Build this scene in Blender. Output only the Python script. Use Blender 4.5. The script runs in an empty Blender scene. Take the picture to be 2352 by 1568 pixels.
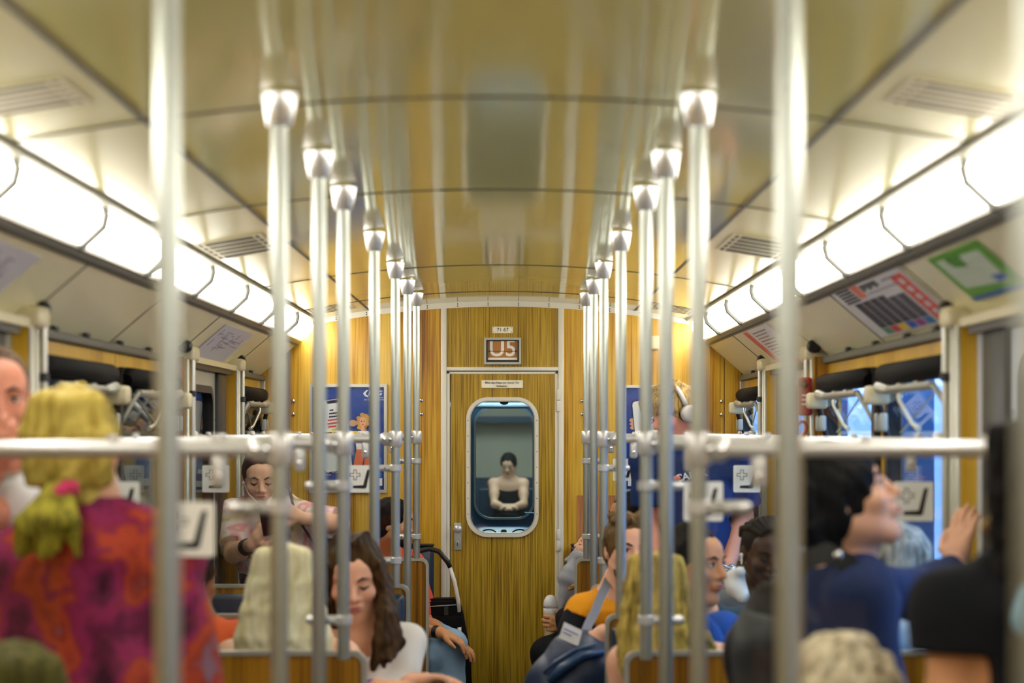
import bpy, bmesh, math, random
import numpy as np
from mathutils import Vector, Matrix, Euler
random.seed(7); RNG = np.random.default_rng(5)
sc = bpy.context.scene
COL = sc.collection
F = 4400.0; CX, CY = 1172.0, 985.0; CAMX, CAMZ = 0.041, 1.58
def P(px, py, D):                      # photo pixel at a depth -> point in the car
    return Vector((CAMX+(px-CX)*D/F, D, CAMZ-(py-CY)*D/F))
# ---------------------------------------------------------------- camera, world, exposure
cam = bpy.data.cameras.new('camera'); cob = bpy.data.objects.new('camera', cam); COL.objects.link(cob)
cob.location = (CAMX, 0, CAMZ); cob.rotation_euler = (math.pi/2, 0, 0)
cam.sensor_width = 36; cam.lens = 36*F/2352; cam.clip_start = .05
cam.shift_x = (1176-CX)/2352; cam.shift_y = (CY-784)/2352
cam.dof.use_dof = True; cam.dof.focus_distance = 9.85; cam.dof.aperture_fstop = 2.5
sc.camera = cob
w = bpy.data.worlds.new('tunnel'); sc.world = w; w.use_nodes = True
w.node_tree.nodes['Background'].inputs[0].default_value = (.25, .4, .7, 1)
w.node_tree.nodes['Background'].inputs[1].default_value = .06
sc.view_settings.view_transform = 'Standard'; sc.view_settings.look = 'None'
sc.view_settings.gamma = 1; sc.view_settings.use_curve_mapping = False
sc.view_settings.exposure = 0.13
LAMP = 16.0                              # strength of the ceiling light covers
sc.cycles.use_denoising = True
sc.cycles.max_bounces = 7; sc.cycles.transparent_max_bounces = 16
sc.cycles.sample_clamp_indirect = 6
# ---------------------------------------------------------------- materials
MATS = {}
def srgb(r, g, b):
    return tuple(((c/255)/12.92 if c/255 <= .04045 else ((c/255+.055)/1.055)**2.4) for c in (r, g, b))+(1,)
def mat(name, rgb, rough=.5, metal=0., coat=0., emit=0., spec=.5, bump=0., bscale=60., sub=0.):
    if name in MATS: return MATS[name]
    m = bpy.data.materials.new(name); m.use_nodes = True
    b = m.node_tree.nodes['Principled BSDF']; c = srgb(*rgb)
    b.inputs['Base Color'].default_value = c
    b.inputs['Roughness'].default_value = rough; b.inputs['Metallic'].default_value = metal
    b.inputs['Coat Weight'].default_value = coat; b.inputs['Coat Roughness'].default_value = .12
    b.inputs['Specular IOR Level'].default_value = spec
    if sub: b.inputs['Subsurface Weight'].default_value = sub; b.inputs['Subsurface Radius'].default_value = (.02, .008, .004)
    if emit:
        b.inputs['Emission Color'].default_value = c; b.inputs['Emission Strength'].default_value = emit
    if bump:
        N = m.node_tree.nodes; L = m.node_tree.links
        n = N.new('ShaderNodeTexNoise'); n.inputs['Scale'].default_value = bscale; n.inputs['Detail'].default_value = 3
        g = N.new('ShaderNodeNewGeometry'); L.new(g.outputs['Position'], n.inputs['Vector'])
        bp = N.new('ShaderNodeBump'); bp.inputs['Strength'].default_value = bump; bp.inputs['Distance'].default_value = .01
        L.new(n.outputs['Fac'], bp.inputs['Height']); L.new(bp.outputs['Normal'], b.inputs['Normal'])
    MATS[name] = m; return m
def stretch_noise(m, sx, sz, scale, detail=4, rough=.6, sy=None):
    N = m.node_tree.nodes; L = m.node_tree.links
    g = N.new('ShaderNodeNewGeometry'); mp = N.new('ShaderNodeMapping'); mp.inputs['Scale'].default_value = (sx, sx if sy is None else sy, sz)
    n = N.new('ShaderNodeTexNoise'); n.inputs['Scale'].default_value = scale; n.inputs['Detail'].default_value = detail; n.inputs['Roughness'].default_value = rough
    L.new(g.outputs['Position'], mp.inputs['Vector']); L.new(mp.outputs['Vector'], n.inputs['Vector']); return n
def ramp(m, stops):
    r = m.node_tree.nodes.new('ShaderNodeValToRGB'); e = r.color_ramp.elements
    while len(e) < len(stops): e.new(.5)
    for i, (p, c) in enumerate(stops): e[i].position = p; e[i].color = srgb(*c)
    return r
def wood(name, stops, coarse, fine, mixf=.5, rough=.3, zc=.25):
    m = mat(name, (150, 110, 40), rough, coat=.15); L = m.node_tree.links
    a = stretch_noise(m, 1, zc*.3, coarse, 3, .5); b = stretch_noise(m, 1, .012, fine, 2, .7)
    mx = m.node_tree.nodes.new('ShaderNodeMix'); mx.inputs['Factor'].default_value = mixf
    L.new(a.outputs['Fac'], mx.inputs['A']); L.new(b.outputs['Fac'], mx.inputs['B'])
    r = ramp(m, stops); L.new(mx.outputs['Result'], r.inputs['Fac'])
    L.new(r.outputs['Color'], m.node_tree.nodes['Principled BSDF'].inputs['Base Color']); return m
WOOD = wood('teak_laminate', [(.35, (120, 74, 8)), (.42, (172, 122, 22)), (.46, (194, 148, 34)), (.54, (212, 170, 54)), (.66, (228, 192, 94))], 11, 120, .36)
ZEB = wood('striped_laminate', [(.34, (104, 74, 6)), (.45, (152, 118, 20)), (.53, (178, 144, 34)), (.68, (198, 166, 60))], 16, 190, .84)
SEATW = wood('seat_back_veneer', [(.32, (70, 40, 4)), (.46, (140, 92, 14)), (.56, (172, 120, 26)), (.7, (190, 140, 48))], 11, 90, .5)
PATCHW = wood('reddish_laminate', [(.35, (120, 70, 30)), (.5, (184, 122, 70)), (.65, (204, 146, 92))], 30, 260, .8)
YELW = wood('side_wall_laminate', [(.3, (164, 118, 16)), (.45, (204, 156, 30)), (.6, (222, 178, 50))], 5, 60, .35)
# glossy cream ceiling laminate, slightly wavy
CEIL = mat('ceiling_laminate', (226, 222, 152), .09, coat=.0, spec=.9)
def wavy(m, st, sx, sy, sc_, dist=.02):
    n = stretch_noise(m, sx, 1, sc_, 2, .4, sy); L = m.node_tree.links
    bp = m.node_tree.nodes.new('ShaderNodeBump'); bp.inputs['Strength'].default_value = st; bp.inputs['Distance'].default_value = dist
    L.new(n.outputs['Fac'], bp.inputs['Height']); L.new(bp.outputs['Normal'], m.node_tree.nodes['Principled BSDF'].inputs['Normal'])
wavy(CEIL, .06, 2.2, 1.0, 2.2)
CEILS = mat('ceiling_edge_laminate', (226, 219, 166), .2, spec=.7)
RAILD = mat('light_rail_grey', (138, 136, 118), .5)  # greyish cream of the rail itself
HOODW = mat('window_hood', (12, 12, 12), .7, spec=.12)
SLANT = mat('cream_panel', (244, 238, 198), .25, spec=.9); wavy(SLANT, .05, 1.5, 1.5, 2.0)
ALU = mat('satin_aluminium', (200, 200, 190), .36, .7)
POLEM = mat('pole_aluminium', (174, 179, 170), .33, .78)
ALUD = mat('anodised_trim', (190, 188, 176), .4, .75)
CHROME = mat('polished_metal', (230, 230, 230), .16, 1.)
CUP = mat('cup_metal', (232, 232, 230), .3, .7)
TRIMW = mat('pale_trim', (226, 222, 206), .4)
DOORLIT = mat('station_lit_door_paint', (208, 220, 240), .35)  # door paint with bluish station light mixed into the colour
DARKBAR = mat('window_fitting_grey', (150, 150, 136), .4, .3)
CAST = mat('silver_casting', (204, 204, 202), .34, .5)
CREAMP = mat('cream_plastic', (214, 204, 168), .4)
WHITE = mat('white_enamel', (232, 230, 226), .4)
STICK = mat('sticker_white', (236, 236, 230), .45)
BLACK = mat('black_rubber', (18, 18, 20), .45)
HOOD = mat('charcoal_vinyl', (40, 40, 38), .5)
INK = mat('black_ink', (20, 20, 26), .5)
GREYST = mat('grey_seal_strip', (96, 96, 88), .5)
VINYL = mat('dark_blue_vinyl', (16, 42, 66), .35, coat=.2, bump=.15, bscale=9)
BLUEV = mat('blue_vinyl', (12, 96, 150), .4)
DOORG = mat('grey_door_paint', (168, 172, 164), .35)
RED = mat('red_paint', (168, 34, 30), .4)
FLOORM = mat('dark_floor', (58, 58, 56), .6, bump=.1)
def glass(name, tint, refl=.04, ior=.9):
    m = bpy.data.materials.new(name); m.use_nodes = True; N = m.node_tree.nodes; L = m.node_tree.links
    N.remove(N['Principled BSDF']); out = N['Material Output']
    t = N.new('ShaderNodeBsdfTransparent'); t.inputs[0].default_value = tint+(1,)
    g = N.new('ShaderNodeBsdfGlossy'); g.inputs['Roughness'].default_value = .02
    lw = N.new('ShaderNodeLayerWeight'); lw.inputs[0].default_value = .5      # Schlick: f0 + (1-f0)*facing^5
    pw = N.new('ShaderNodeMath'); pw.operation = 'POWER'; pw.inputs[1].default_value = 5.
    ad = N.new('ShaderNodeMath'); ad.operation = 'MULTIPLY_ADD'; ad.use_clamp = True; ad.inputs[1].default_value = ior; ad.inputs[2].default_value = refl
    L.new(lw.outputs['Facing'], pw.inputs[0]); fr = pw
    mx = N.new('ShaderNodeMixShader'); L.new(fr.outputs[0], ad.inputs[0]); L.new(ad.outputs[0], mx.inputs[0])
    L.new(t.outputs[0], mx.inputs[1]); L.new(g.outputs[0], mx.inputs[2]); L.new(mx.outputs[0], out.inputs[0]); MATS[name] = m; return m
GLASS = glass('clear_glass', (.97, .985, .98), .02, .6)
WGLASS = glass('window_glass', (.86, .92, .95), .03, .7)
CABGL = glass('cab_window_glass', (.8, .9, .92), .05, .9)
COVER = mat('light_cover', (255, 249, 240), .5, emit=LAMP)
# ---------------------------------------------------------------- mesh helpers
def link(name, me, m, parent=None):
    o = bpy.data.objects.new(name, me); COL.objects.link(o)
    if m is not None:
        for q in (m if isinstance(m, (list, tuple)) else [m]): me.materials.append(q)
    if parent is not None:
        o.parent = parent; w = parent; off = Vector((0, 0, 0))
        while w is not None: off += w.location; w = w.parent
        o.location = -off
    return o
def obj(name, bm, m, parent=None, smooth=False, angle=None):
    bmesh.ops.recalc_face_normals(bm, faces=bm.faces)
    me = bpy.data.meshes.new(name); bm.to_mesh(me); bm.free()
    if smooth:
        me.polygons.foreach_set('use_smooth', [True]*len(me.polygons))
        if angle: me.set_sharp_from_angle(angle=math.radians(angle))
    return link(name, me, m, parent)
def raw(name, V, Fc, m, parent=None, smooth=True):
    me = bpy.data.meshes.new(name); me.from_pydata([tuple(v) for v in V], [], Fc); me.update()
    if smooth: me.polygons.foreach_set('use_smooth', [True]*len(me.polygons))
    return link(name, me, m, parent)
def tag(o, label=None, cat=None, group=None, kind=None):
    if label: o['label'] = label
    if cat: o['category'] = cat
    if group: o['group'] = group
    if kind: o['kind'] = kind
    return o
def thing(name, label, cat, loc=(0, 0, 0), group=None):
    o = bpy.data.objects.new(name, None); COL.objects.link(o); o.location = loc; o.empty_display_size = .1
    return tag(o, label, cat, group)
def struct(name, loc=(0, 0, 0)):
    o = bpy.data.objects.new(name, None); COL.objects.link(o); o.location = loc; o['kind'] = 'structure'; o.empty_display_size = .1; return o
def box(bm, x0, x1, y0, y1, z0, z1, bev=0, seg=2):
    r = bmesh.ops.create_cube(bm, size=1.0); vs = r['verts']
    for v in vs:
        v.co = Vector(((x0+x1)/2+v.co.x*(x1-x0), (y0+y1)/2+v.co.y*(y1-y0), (z0+z1)/2+v.co.z*(z1-z0)))
    if bev:
        es = list({e for v in vs for e in v.link_edges})
        bmesh.ops.bevel(bm, geom=es, offset=bev, segments=seg, profile=.5, affect='EDGES')
    return bm
def bx(*a, **k): return box(bmesh.new(), *a, **k)
def tube(bm, pts, r, n=12, cap=True):          # swept tube; r number or list
    pts = [Vector(p) for p in pts]; rs = r if isinstance(r, (list, tuple)) else [r]*len(pts)
    rings = []; prev = None
    for i, p in enumerate(pts):
        t = (pts[min(i+1, len(pts)-1)]-pts[max(i-1, 0)]).normalized()
        if prev is None:
            u = t.orthogonal().normalized()
        else:
            u = (prev-t*prev.dot(t)).normalized()
        prev = u; v = t.cross(u)
        rings.append([bm.verts.new(p+(u*math.cos(2*math.pi*k/n)+v*math.sin(2*math.pi*k/n))*rs[i]) for k in range(n)])
    for a, b in zip(rings, rings[1:]):
        for k in range(n): bm.faces.new((a[k], a[(k+1) % n], b[(k+1) % n], b[k]))
    if cap: bm.faces.new(rings[0][::-1]); bm.faces.new(rings[-1])
    return bm
def tb(pts, r, n=12): return tube(bmesh.new(), pts, r, n)
def lathe(bm, c, prof, n=20, axis='z'):         # prof: (radius, height)
    c = Vector(c); rings = []
    def mp(a, r, h):
        x, y = r*math.cos(a), r*math.sin(a)
        return c+(Vector((x, y, h)) if axis == 'z' else Vector((x, h, y)) if axis == 'y' else Vector((h, x, y)))
    for r, h in prof: rings.append([bm.verts.new(mp(2*math.pi*k/n, max(r, 1e-4), h)) for k in range(n)])
    for a, b in zip(rings, rings[1:]):
        for k in range(n): bm.faces.new((a[k], a[(k+1) % n], b[(k+1) % n], b[k]))
    bm.faces.new(rings[0][::-1]); bm.faces.new(rings[-1]); return bm
def rr(x0, x1, z0, z1, r, n=6):
    pts = []
    for cx, cz, a0 in ((x1-r, z1-r, 0), (x0+r, z1-r, 90), (x0+r, z0+r, 180), (x1-r, z0+r, 270)):
        for k in range(n+1):
            a = math.radians(a0+90*k/n); pts.append((cx+r*math.cos(a), cz+r*math.sin(a)))
    return pts
def prism(bm, pts, fn, t0, t1):                 # extruded outline; fn(u,v,t)->point
    a = [bm.verts.new(fn(u, v, t0)) for u, v in pts]; b = [bm.verts.new(fn(u, v, t1)) for u, v in pts]
    n = len(pts); bm.faces.new(a); bm.faces.new(b[::-1])
    for k in range(n): bm.faces.new((a[k], b[k], b[(k+1) % n], a[(k+1) % n]))
    return bm
def ring(bm, po, pi, fn, t0, t1):               # frame between two outlines with equal counts
    n = len(po); A = [[bm.verts.new(fn(u, v, t)) for u, v in p] for p in (po, pi) for t in (t0, t1)]
    for k in range(n):
        j = (k+1) % n
        for p, q in ((0, 1), (1, 3), (3, 2), (2, 0)): bm.faces.new((A[p][k], A[p][j], A[q][j], A[q][k]))
    return bm
FY = lambda u, v, t: Vector((u, t, v))          # outline in the XZ plane
FX = lambda u, v, t: Vector((t, u, v))          # outline in the YZ plane
def text(name, body, size, loc, m, parent, rot=(math.pi/2, 0, 0), align='CENTER', ext=.0006, sx=1., shear=0., bold=0.):
    cu = bpy.data.curves.new(name, 'FONT'); cu.body = body; cu.size = size; cu.align_x = align; cu.align_y = 'CENTER'
    cu.extrude = ext; cu.shear = shear; cu.offset = bold
    tmp = bpy.data.objects.new('tmp', cu); me = bpy.data.meshes.new_from_object(tmp); me.name = name
    bpy.data.objects.remove(tmp); bpy.data.curves.remove(cu); me.materials.clear()
    R_ = Matrix.Translation(Vector(loc)) @ (rot.to_4x4() if isinstance(rot, Matrix) else Euler(rot).to_matrix().to_4x4()) @ Matrix.Diagonal((sx, 1, 1, 1))
    me.transform(R_); return link(name, me, m, parent)
def copy_tree(o, parent=None):
    c = o.copy(); COL.objects.link(c)
    if parent is not None: c.parent = parent
    for ch in list(o.children): copy_tree(ch, c)
    return c
def ceil_z(x): return CAMZ+.661-.1*x*x
Y0, YW = -4.2, 9.926                             # car behind the photographer .. rear wall
XW, XJ = 1.25, 1.195                             # window wall and door jamb planes
# ---------------------------------------------------------------- floor
fl = obj('floor', bx(-1.45, 1.45, Y0, YW+.02, -.06, 0), FLOORM); fl['kind'] = 'structure'
# ---------------------------------------------------------------- ceiling: curved laminate sheets with open joints
cl = struct('ceiling'); 
def sheet(x0, x1, y0, y1, n, th=.006, dz=0):
    bm = bmesh.new(); T = []; B = []
    for i in range(n+1):
        x = x0+(x1-x0)*i/n; z = ceil_z(x)+dz
        T.append([bm.verts.new((x, y, z+th)) for y in (y0, y1)]); B.append([bm.verts.new((x, y, z)) for y in (y0, y1)])
    for i in range(n):
        bm.faces.new((T[i][0], T[i+1][0], T[i+1][1], T[i][1])); bm.faces.new((B[i][0], B[i][1], B[i+1][1], B[i+1][0]))
        for k in (0, 1): bm.faces.new((T[i][k], T[i+1][k], B[i+1][k], B[i][k]))
    for i in (0, n): bm.faces.new((T[i][0], T[i][1], B[i][1], B[i][0]))
    return bm
obj('backing', sheet(-1.0, 1.0, Y0, YW+1.2, 12, dz=.014), BLACK, cl)
seams = [Y0, -2., -.5, .9, 2.35, 3.81, 5.28, 7.71, 9.20, YW]
for a, b in zip(seams, seams[1:]):
    for x0, x1 in ((-.682, .682), (-.972, -.692), (.692, .972)):
        obj('panel', sheet(x0, x1, a+.004, b-.004, 12 if x1-x0 > 1 else 4), CEIL if x1-x0 > 1 else CEILS, cl, True, 40)
SEAM = mat('seam_gasket', (66, 62, 44), .6)
for y in seams[4:-1]:
    bm = bmesh.new(); A = []
    for i in range(25):
        x = -.97+1.94*i/24; z = ceil_z(x); A.append([bm.verts.new((x, yy, zz)) for yy, zz in ((y-.007, z+.006), (y+.007, z+.006), (y+.007, z-.002), (y-.007, z-.002))])
    for p, q in zip(A, A[1:]):
        for k in range(4): bm.faces.new((p[k], p[(k+1) % 4], q[(k+1) % 4], q[k]))
    obj('gasket', bm, SEAM, cl)
for s in (-1, 1):
    z = ceil_z(.687); obj('gasket', bx(*sorted((s*.682, s*.692)), Y0, YW, z-.002, z+.006), SEAM, cl)
# ventilation grilles in the side strips
GRD = mat('grille_shadow', (60, 56, 36), .6)
k = 0
for s in (-1, 1):
    for d in (3.43, 6.21, 9.4):
        side = 'left' if s < 0 else 'right'
        t = thing('ceiling_vent', '%s perforated ventilation grille in the %s ceiling edge strip' % ({3.43: 'frontmost', 6.21: 'middle', 9.4: 'rearmost'}[d], side), 'vent', (s*.84, d, ceil_z(.84)), 'ceiling ventilation grilles')
        L_ = .26 if 5 < d < 9 else .2 if d > 9 else .12
        q = math.atan(.2*.84)*s
        def gp(u, v, z): x = s*(.84)+u; return Vector((x, d+v, ceil_z(x)-z))
        bm = bmesh.new(); po = [(-.105, -L_), (.105, -L_), (.105, L_), (-.105, L_)]; pi_ = [(-.095, -L_+.012), (.095, -L_+.012), (.095, L_-.012), (-.095, L_-.012)]
        ring(bm, po, pi_, gp, .0005, .002); obj('frame', bm, CREAMP, t)
        bm = bmesh.new(); prism(bm, pi_, gp, .0004, .0012); obj('slot_backing', bm, GRD, t)
        for i in range(1, 5):
            v = -L_+.012+(2*L_-.024)*i/5; bm = bmesh.new()
            prism(bm, [(-.095, v-.012), (.095, v-.012), (.095, v+.012), (-.095, v+.012)], gp, .0012, .0016); obj('slat', bm, CREAMP, t)
        bm = bmesh.new()
        for i in range(1, 12):
            u = -.095+.19*i/12
            prism(bm, [(u-.003, -L_+.012), (u+.003, -L_+.012), (u+.003, L_-.012), (u-.003, L_-.012)], gp, .0012, .0016)
        o = obj('crossbars', bm, CREAMP, t); o['kind'] = 'stuff'
# ---------------------------------------------------------------- light strips
JO = [3.93+.862*i for i in range(-9, 8)]
PROF = [(.985, .566), (.984, .518), (1.042, .46)]
for s in (-1, 1):
    t = thing('ceiling_light', '%s long fluorescent ceiling light strip with white segmented covers' % ('left' if s < 0 else 'right'), 'light', (s*1.0, YW, CAMZ+.56))
    for a, b in zip([Y0]+JO, JO+[None]):
        if b is None: break
        b = min(b, YW-.012); a = max(a, Y0)
        if b-a < .1: continue
        bm = bmesh.new(); R0 = []
        pr = [(PROF[0][0]+.0, PROF[0][1])]+[(.977, .535), (.981, .51), (1.03, .464)]+[PROF[2]]+[(1.05, .53)]
        va = [bm.verts.new((s*x, a+.005, CAMZ+z)) for x, z in pr]; vb = [bm.verts.new((s*x, b-.005, CAMZ+z)) for x, z in pr]
        bm.faces.new(va); bm.faces.new(vb[::-1])
        for i in range(len(pr)): bm.faces.new((va[i], va[(i+1) % len(pr)], vb[(i+1) % len(pr)], vb[i]))
        obj('cover', bm, COVER, t)
    for y in JO:
        if y > YW-.05: continue
        obj('divider', tb([(s*.982, y, CAMZ+.562), (s*.973, y, CAMZ+.533), (s*.979, y, CAMZ+.508), (s*1.03, y, CAMZ+.461), (s*1.042, y, CAMZ+.457)], .014, 8), GREYST, t)
    def strip(pts, m, nm):
        bm = bmesh.new(); va = [bm.verts.new((s*x, Y0, CAMZ+z)) for x, z in pts]; vb = [bm.verts.new((s*x, YW-.012, CAMZ+z)) for x, z in pts]
        bm.faces.new(va); bm.faces.new(vb[::-1])
        for i in range(len(pts)): bm.faces.new((va[i], va[(i+1) % len(pts)], vb[(i+1) % len(pts)], vb[i]))
        return obj(nm, bm, m, t)
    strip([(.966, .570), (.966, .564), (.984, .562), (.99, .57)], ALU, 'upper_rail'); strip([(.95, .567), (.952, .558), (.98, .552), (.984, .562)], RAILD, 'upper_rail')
    strip([(1.036, .462), (1.036, .452), (1.05, .446), (1.06, .45), (1.056, .466)], ALUD, 'lower_rail'); strip([(1.048, .447), (1.052, .438), (1.066, .43), (1.068, .446)], GREYST, 'lower_rail')
# ---------------------------------------------------------------- slanted cream panels between lights and side walls
SJ = [Y0, -2.5, -.1, 1.5, 3.3, 5.05, 6.186, 7.36, 8.88, YW]
for s in (-1, 1):
    t = struct('ceiling_cove_left' if s < 0 else 'ceiling_cove_right')
    def sl(u, y, off=0):                        # u 0..1 down the slope
        x = 1.058+(1.262-1.058)*u; z = .446+(.272-.446)*u; return Vector((s*(x-off*.65), y, CAMZ+z-off*.76))
    for a, b in zip(SJ, SJ[1:]):
        bm = bmesh.new(); q = [sl(0, a+.004), sl(0, b-.004), sl(1, b-.004), sl(1, a+.004)]
        n = [v+Vector((s*.008, 0, .009)) for v in q]
        va = [bm.verts.new(v) for v in q]; vb = [bm.verts.new(v) for v in n]
        bm.faces.new(va); bm.faces.new(vb[::-1])
        for i in range(4): bm.faces.new((va[i], va[(i+1) % 4], vb[(i+1) % 4], vb[i]))
        obj('panel', bm, SLANT, t)
    for y in SJ[1:-1]:
        bm = bmesh.new(); prism(bm, [(0, y-.005), (1, y-.005), (1, y+.005), (0, y+.005)], lambda u, v, o: sl(u, v, o), -.004, .0015); obj('gasket', bm, SEAM, t)
    bm = bmesh.new(); q = [sl(0, Y0), sl(0, YW), sl(1, YW), sl(1, Y0)]; va = [bm.verts.new(v+Vector((s*.016, 0, .014))) for v in q]; bm.faces.new(va); obj('backing', bm, BLACK, t)
    for a, b in ((5.02, 7.31), (8.735, YW-.01)):
        obj('edge_strip', bx(*sorted((s*1.225, s*1.262)), a, b, CAMZ+.248, CAMZ+.276, .006), GREYST, t)
    for y in (5.35, 5.75, 6.25, 6.75, 9.4):     # small snap clips on the lower edge of the panels
        obj('clip', bx(*sorted((s*1.222, s*1.24)), y-.02, y+.02, CAMZ+.272, CAMZ+.288, .004), HOOD, t)
# ---------------------------------------------------------------- side walls, windows, doors
ZT, ZB, ZM, ZL = 1.785, .86, 1.565, .86          # window top, bottom, hopper joint
BAYS = [(-.6, 2.0, [(-.45, .5), (.75, 1.8)]), (5.02, 7.31, [(5.12, 6.06), (6.26, 7.22)]), (8.735, YW, [(8.93, 9.76)])]
DOORS = [(3.55-.02, 5.02), (7.31, 8.735)]
wn = 0; dn = 1
for s in (-1, 1):
    side = 'left' if s < 0 else 'right'
    wl = struct('wall_'+side)
    X = lambda a, b: sorted((s*a, s*b))
    for y0, y1, wins in BAYS:
        obj('panel', bx(*X(XW, XW+.03), y0, y1, 0, ZB), YELW, wl)
        cuts = [y0]+[v for p in wins for v in p]+[y1]
        # upper band split into separate boards with narrow joints over and beside the windows
        for a, b in zip(cuts, cuts[1:]):
            obj('panel', bx(*X(XW, XW+.03), a+.0025, b-.0025, ZT-.03, CAMZ+.27), YELW, wl)
        obj('backing', bx(*X(XW+.012, XW+.03), y0, y1, ZT-.02, CAMZ+.28), HOOD, wl)
        for a, b in zip(cuts[::2], cuts[1::2]):
            obj('panel', bx(*X(XW, XW+.03), a, b, ZB, ZT-.03), YELW, wl)
        for (a, b) in wins:
            wn += 1; t = struct('window_%d' % wn, (s*XW, (a+b)/2, ZB))
            yc = (a+b)/2
            bm = bmesh.new(); ring(bm, rr(a-.015, b+.015, ZB-.02, ZT, .07), rr(a+.035, b-.035, ZB+.03, ZT-.06, .05), FX, s*(XW-.022), s*(XW+.02))
            obj('rubber_frame', bm, BLACK, t, True, 40)
            obj('hood', tb([(s*(XW-.03), a+.03, ZT-.045), (s*(XW-.034), a+.06, ZT-.035), (s*(XW-.034), b-.06, ZT-.035), (s*(XW-.03), b-.03, ZT-.045)], [.022, .034, .034, .022], 14), HOODW, t, True, 50)
            obj('pane', bx(*X(XW+.004, XW+.01), a+.03, b-.03, ZB+.03, ZM-.02), WGLASS, t)
            obj('crossbar', bx(*X(XW-.02, XW+.02), a+.03, b-.03, ZM-.03, ZM-.012, .003), CREAMP, t)
            obj('crossbar', bx(*X(XW-.012, XW+.02), a+.03, b-.03, ZM-.06, ZM-.034, .003), ALUD, t)
            # hopper: a small sash hinged at its foot, its head leaning into the car
            hz0, hz1 = ZM-.005, ZT-.085; lean = .055
            def hp(y, v, o=0): return Vector((s*(XW+.008-lean*v-o), y, hz0+(hz1-hz0)*v))
            bm = bmesh.new(); q = [hp(a+.04, 0), hp(b-.04, 0), hp(b-.04, 1), hp(a+.04, 1)]
            va = [bm.verts.new(v) for v in q]; vb = [bm.verts.new(v+Vector((s*.005, 0, 0))) for v in q]; bm.faces.new(va); bm.faces.new(vb[::-1])
            for i in range(4): bm.faces.new((va[i], va[(i+1) % 4], vb[(i+1) % 4], vb[i]))
            obj('hopper_pane', bm, WGLASS, t)
            obj('hopper_rail', tb([hp(a+.12, 1, .006), hp(b-.18, 1, .006)], .0125, 12), DARKBAR, t, True, 50)
            obj('hopper_arm', tb([hp(a+.12, 1, .006), hp(a+.08, .8, .006), hp(a+.045, .3, .004), hp(a+.04, .05, .004)], [.009, .009, .007, .005], 8), DARKBAR, t, True, 50)
            f = b-.075
            obj('latch_housing', bx(*X(XW-.105, XW-.03), f-.045, f+.02, hz1-.045, hz1+.015, .014, 3), CREAMP, t, True, 50)
            obj('latch_joint', tb([hp(b-.2, 1, .006), hp(b-.14, 1.06, .02), (s*(XW-.06), f-.04, hz1)], [.014, .018, .014], 10), ALU, t, True, 50)
            obj('stay_arm', tb([(s*(XW-.06), f-.01, hz1-.04), (s*(XW-.035), f+.01, hz0+.02), (s*(XW-.02), f+.015, ZM-.06)], .011, 8), BLACK, t, True, 50)
            for w_ in (-.035, .045):
                obj('latch_tab', bx(*X(XW-.062, XW-.038), f+w_-.014, f+w_+.018, hz0+.012, hz0+.07, .008, 3), DOORG, t, True, 50)
            for y in (yc-.12, yc+.12):
                obj('hinge', bx(*X(XW-.055, XW-.028), y-.03, y+.03, ZT-.085, ZT-.068, .004), ALUD, t)
            obj('pull_bar', tb([hp(yc-.06, .15, .03), hp(yc-.02, .25, .035), hp(yc+.05, .75, .03), hp(yc+.07, .85, .02)], [.009, .006, .006, .009], 10), ALU, t, True, 50)
            ar = [hp(a+.09, .95, .0), hp(b-.12, .06, .004)]
            obj('glazing_strip', tb(ar, .003, 6), DARKBAR, t)
    # door openings
    for di, (d0, d1) in enumerate(DOORS):
        dn += 1; t = struct('door_%d' % dn, (s*XJ, (d0+d1)/2, 0)); where = ('front', 'rear')[di]
        for e, (j0, j1, sg) in enumerate(((d0-.02, d0+.15, 1), (d1-.11, d1+.02, -1))):
            edge = j0 if sg > 0 else j1
            obj('jamb', bx(*X(XJ, XW+.05), j0, j1, 0, CAMZ+.275), YELW if True else WOOD, t)
            for yy in (j0+.012, (j0+j1)/2, j1-.012):
                obj('jamb_trim', bx(*X(XJ-.012, XJ+.004), yy-.012, yy+.012, 0, CAMZ+.268, .005), ALU, t, True, 50)
            obj('hinge_strip', bx(*X(XJ-.006, XJ+.002), (j0+j1)/2+.02, (j0+j1)/2+.036, 1.0, CAMZ+.15), CREAMP, t)
            # wood return facing along the car
            obj('return_panel', bx(*X(XJ+.003, XW+.03), (d0-.03 if sg > 0 else d1+.022), (d0-.022 if sg > 0 else d1+.03), 0, CAMZ+.275), SEATW, t)
            obj('corner_block', bx(*X(XJ-.03, XW), j0+.01, j1-.01, CAMZ+.262, CAMZ+.318, .012), CREAMP, t, True, 50)
            yk = j0-.005 if sg > 0 else j1+.005
            obj('handle_socket', lathe(bmesh.new(), (s*(XJ-.0), yk, CAMZ+.315), [(.02, -.03), (.026, -.022), (.026, .012), (.012, .02), (.012, .03)], 14, 'y'), BLACK, t, True, 40)
            obj('rod_clamp', lathe(bmesh.new(), (s*(XJ-.018), yk+(.05 if sg > 0 else -.05), CAMZ+.135), [(.012, -.012), (.016, -.01), (.016, .01), (.012, .012)], 12), BLACK, t, True, 40)
            obj('grab_rod', tb([(s*(XJ-.02), yk+(.05 if sg > 0 else -.05), .9), (s*(XJ-.02), yk+(.05 if sg > 0 else -.05), CAMZ+.265)], .009, 10), ALU, t, True, 50)
        obj('header', bx(*X(XJ-.004, XW+.05), d0, d1, CAMZ+.262, CAMZ+.285), CREAMP, t)
        obj('header_seal', bx(*X(XJ+.01, XW+.05), d0+.15, d1-.15, CAMZ+.242, CAMZ+.262), BLACK, t)
        m_ = d1-.33; DP = DOORG if s < 0 else DOORLIT  # right leaves take the copy with station light painted in
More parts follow.
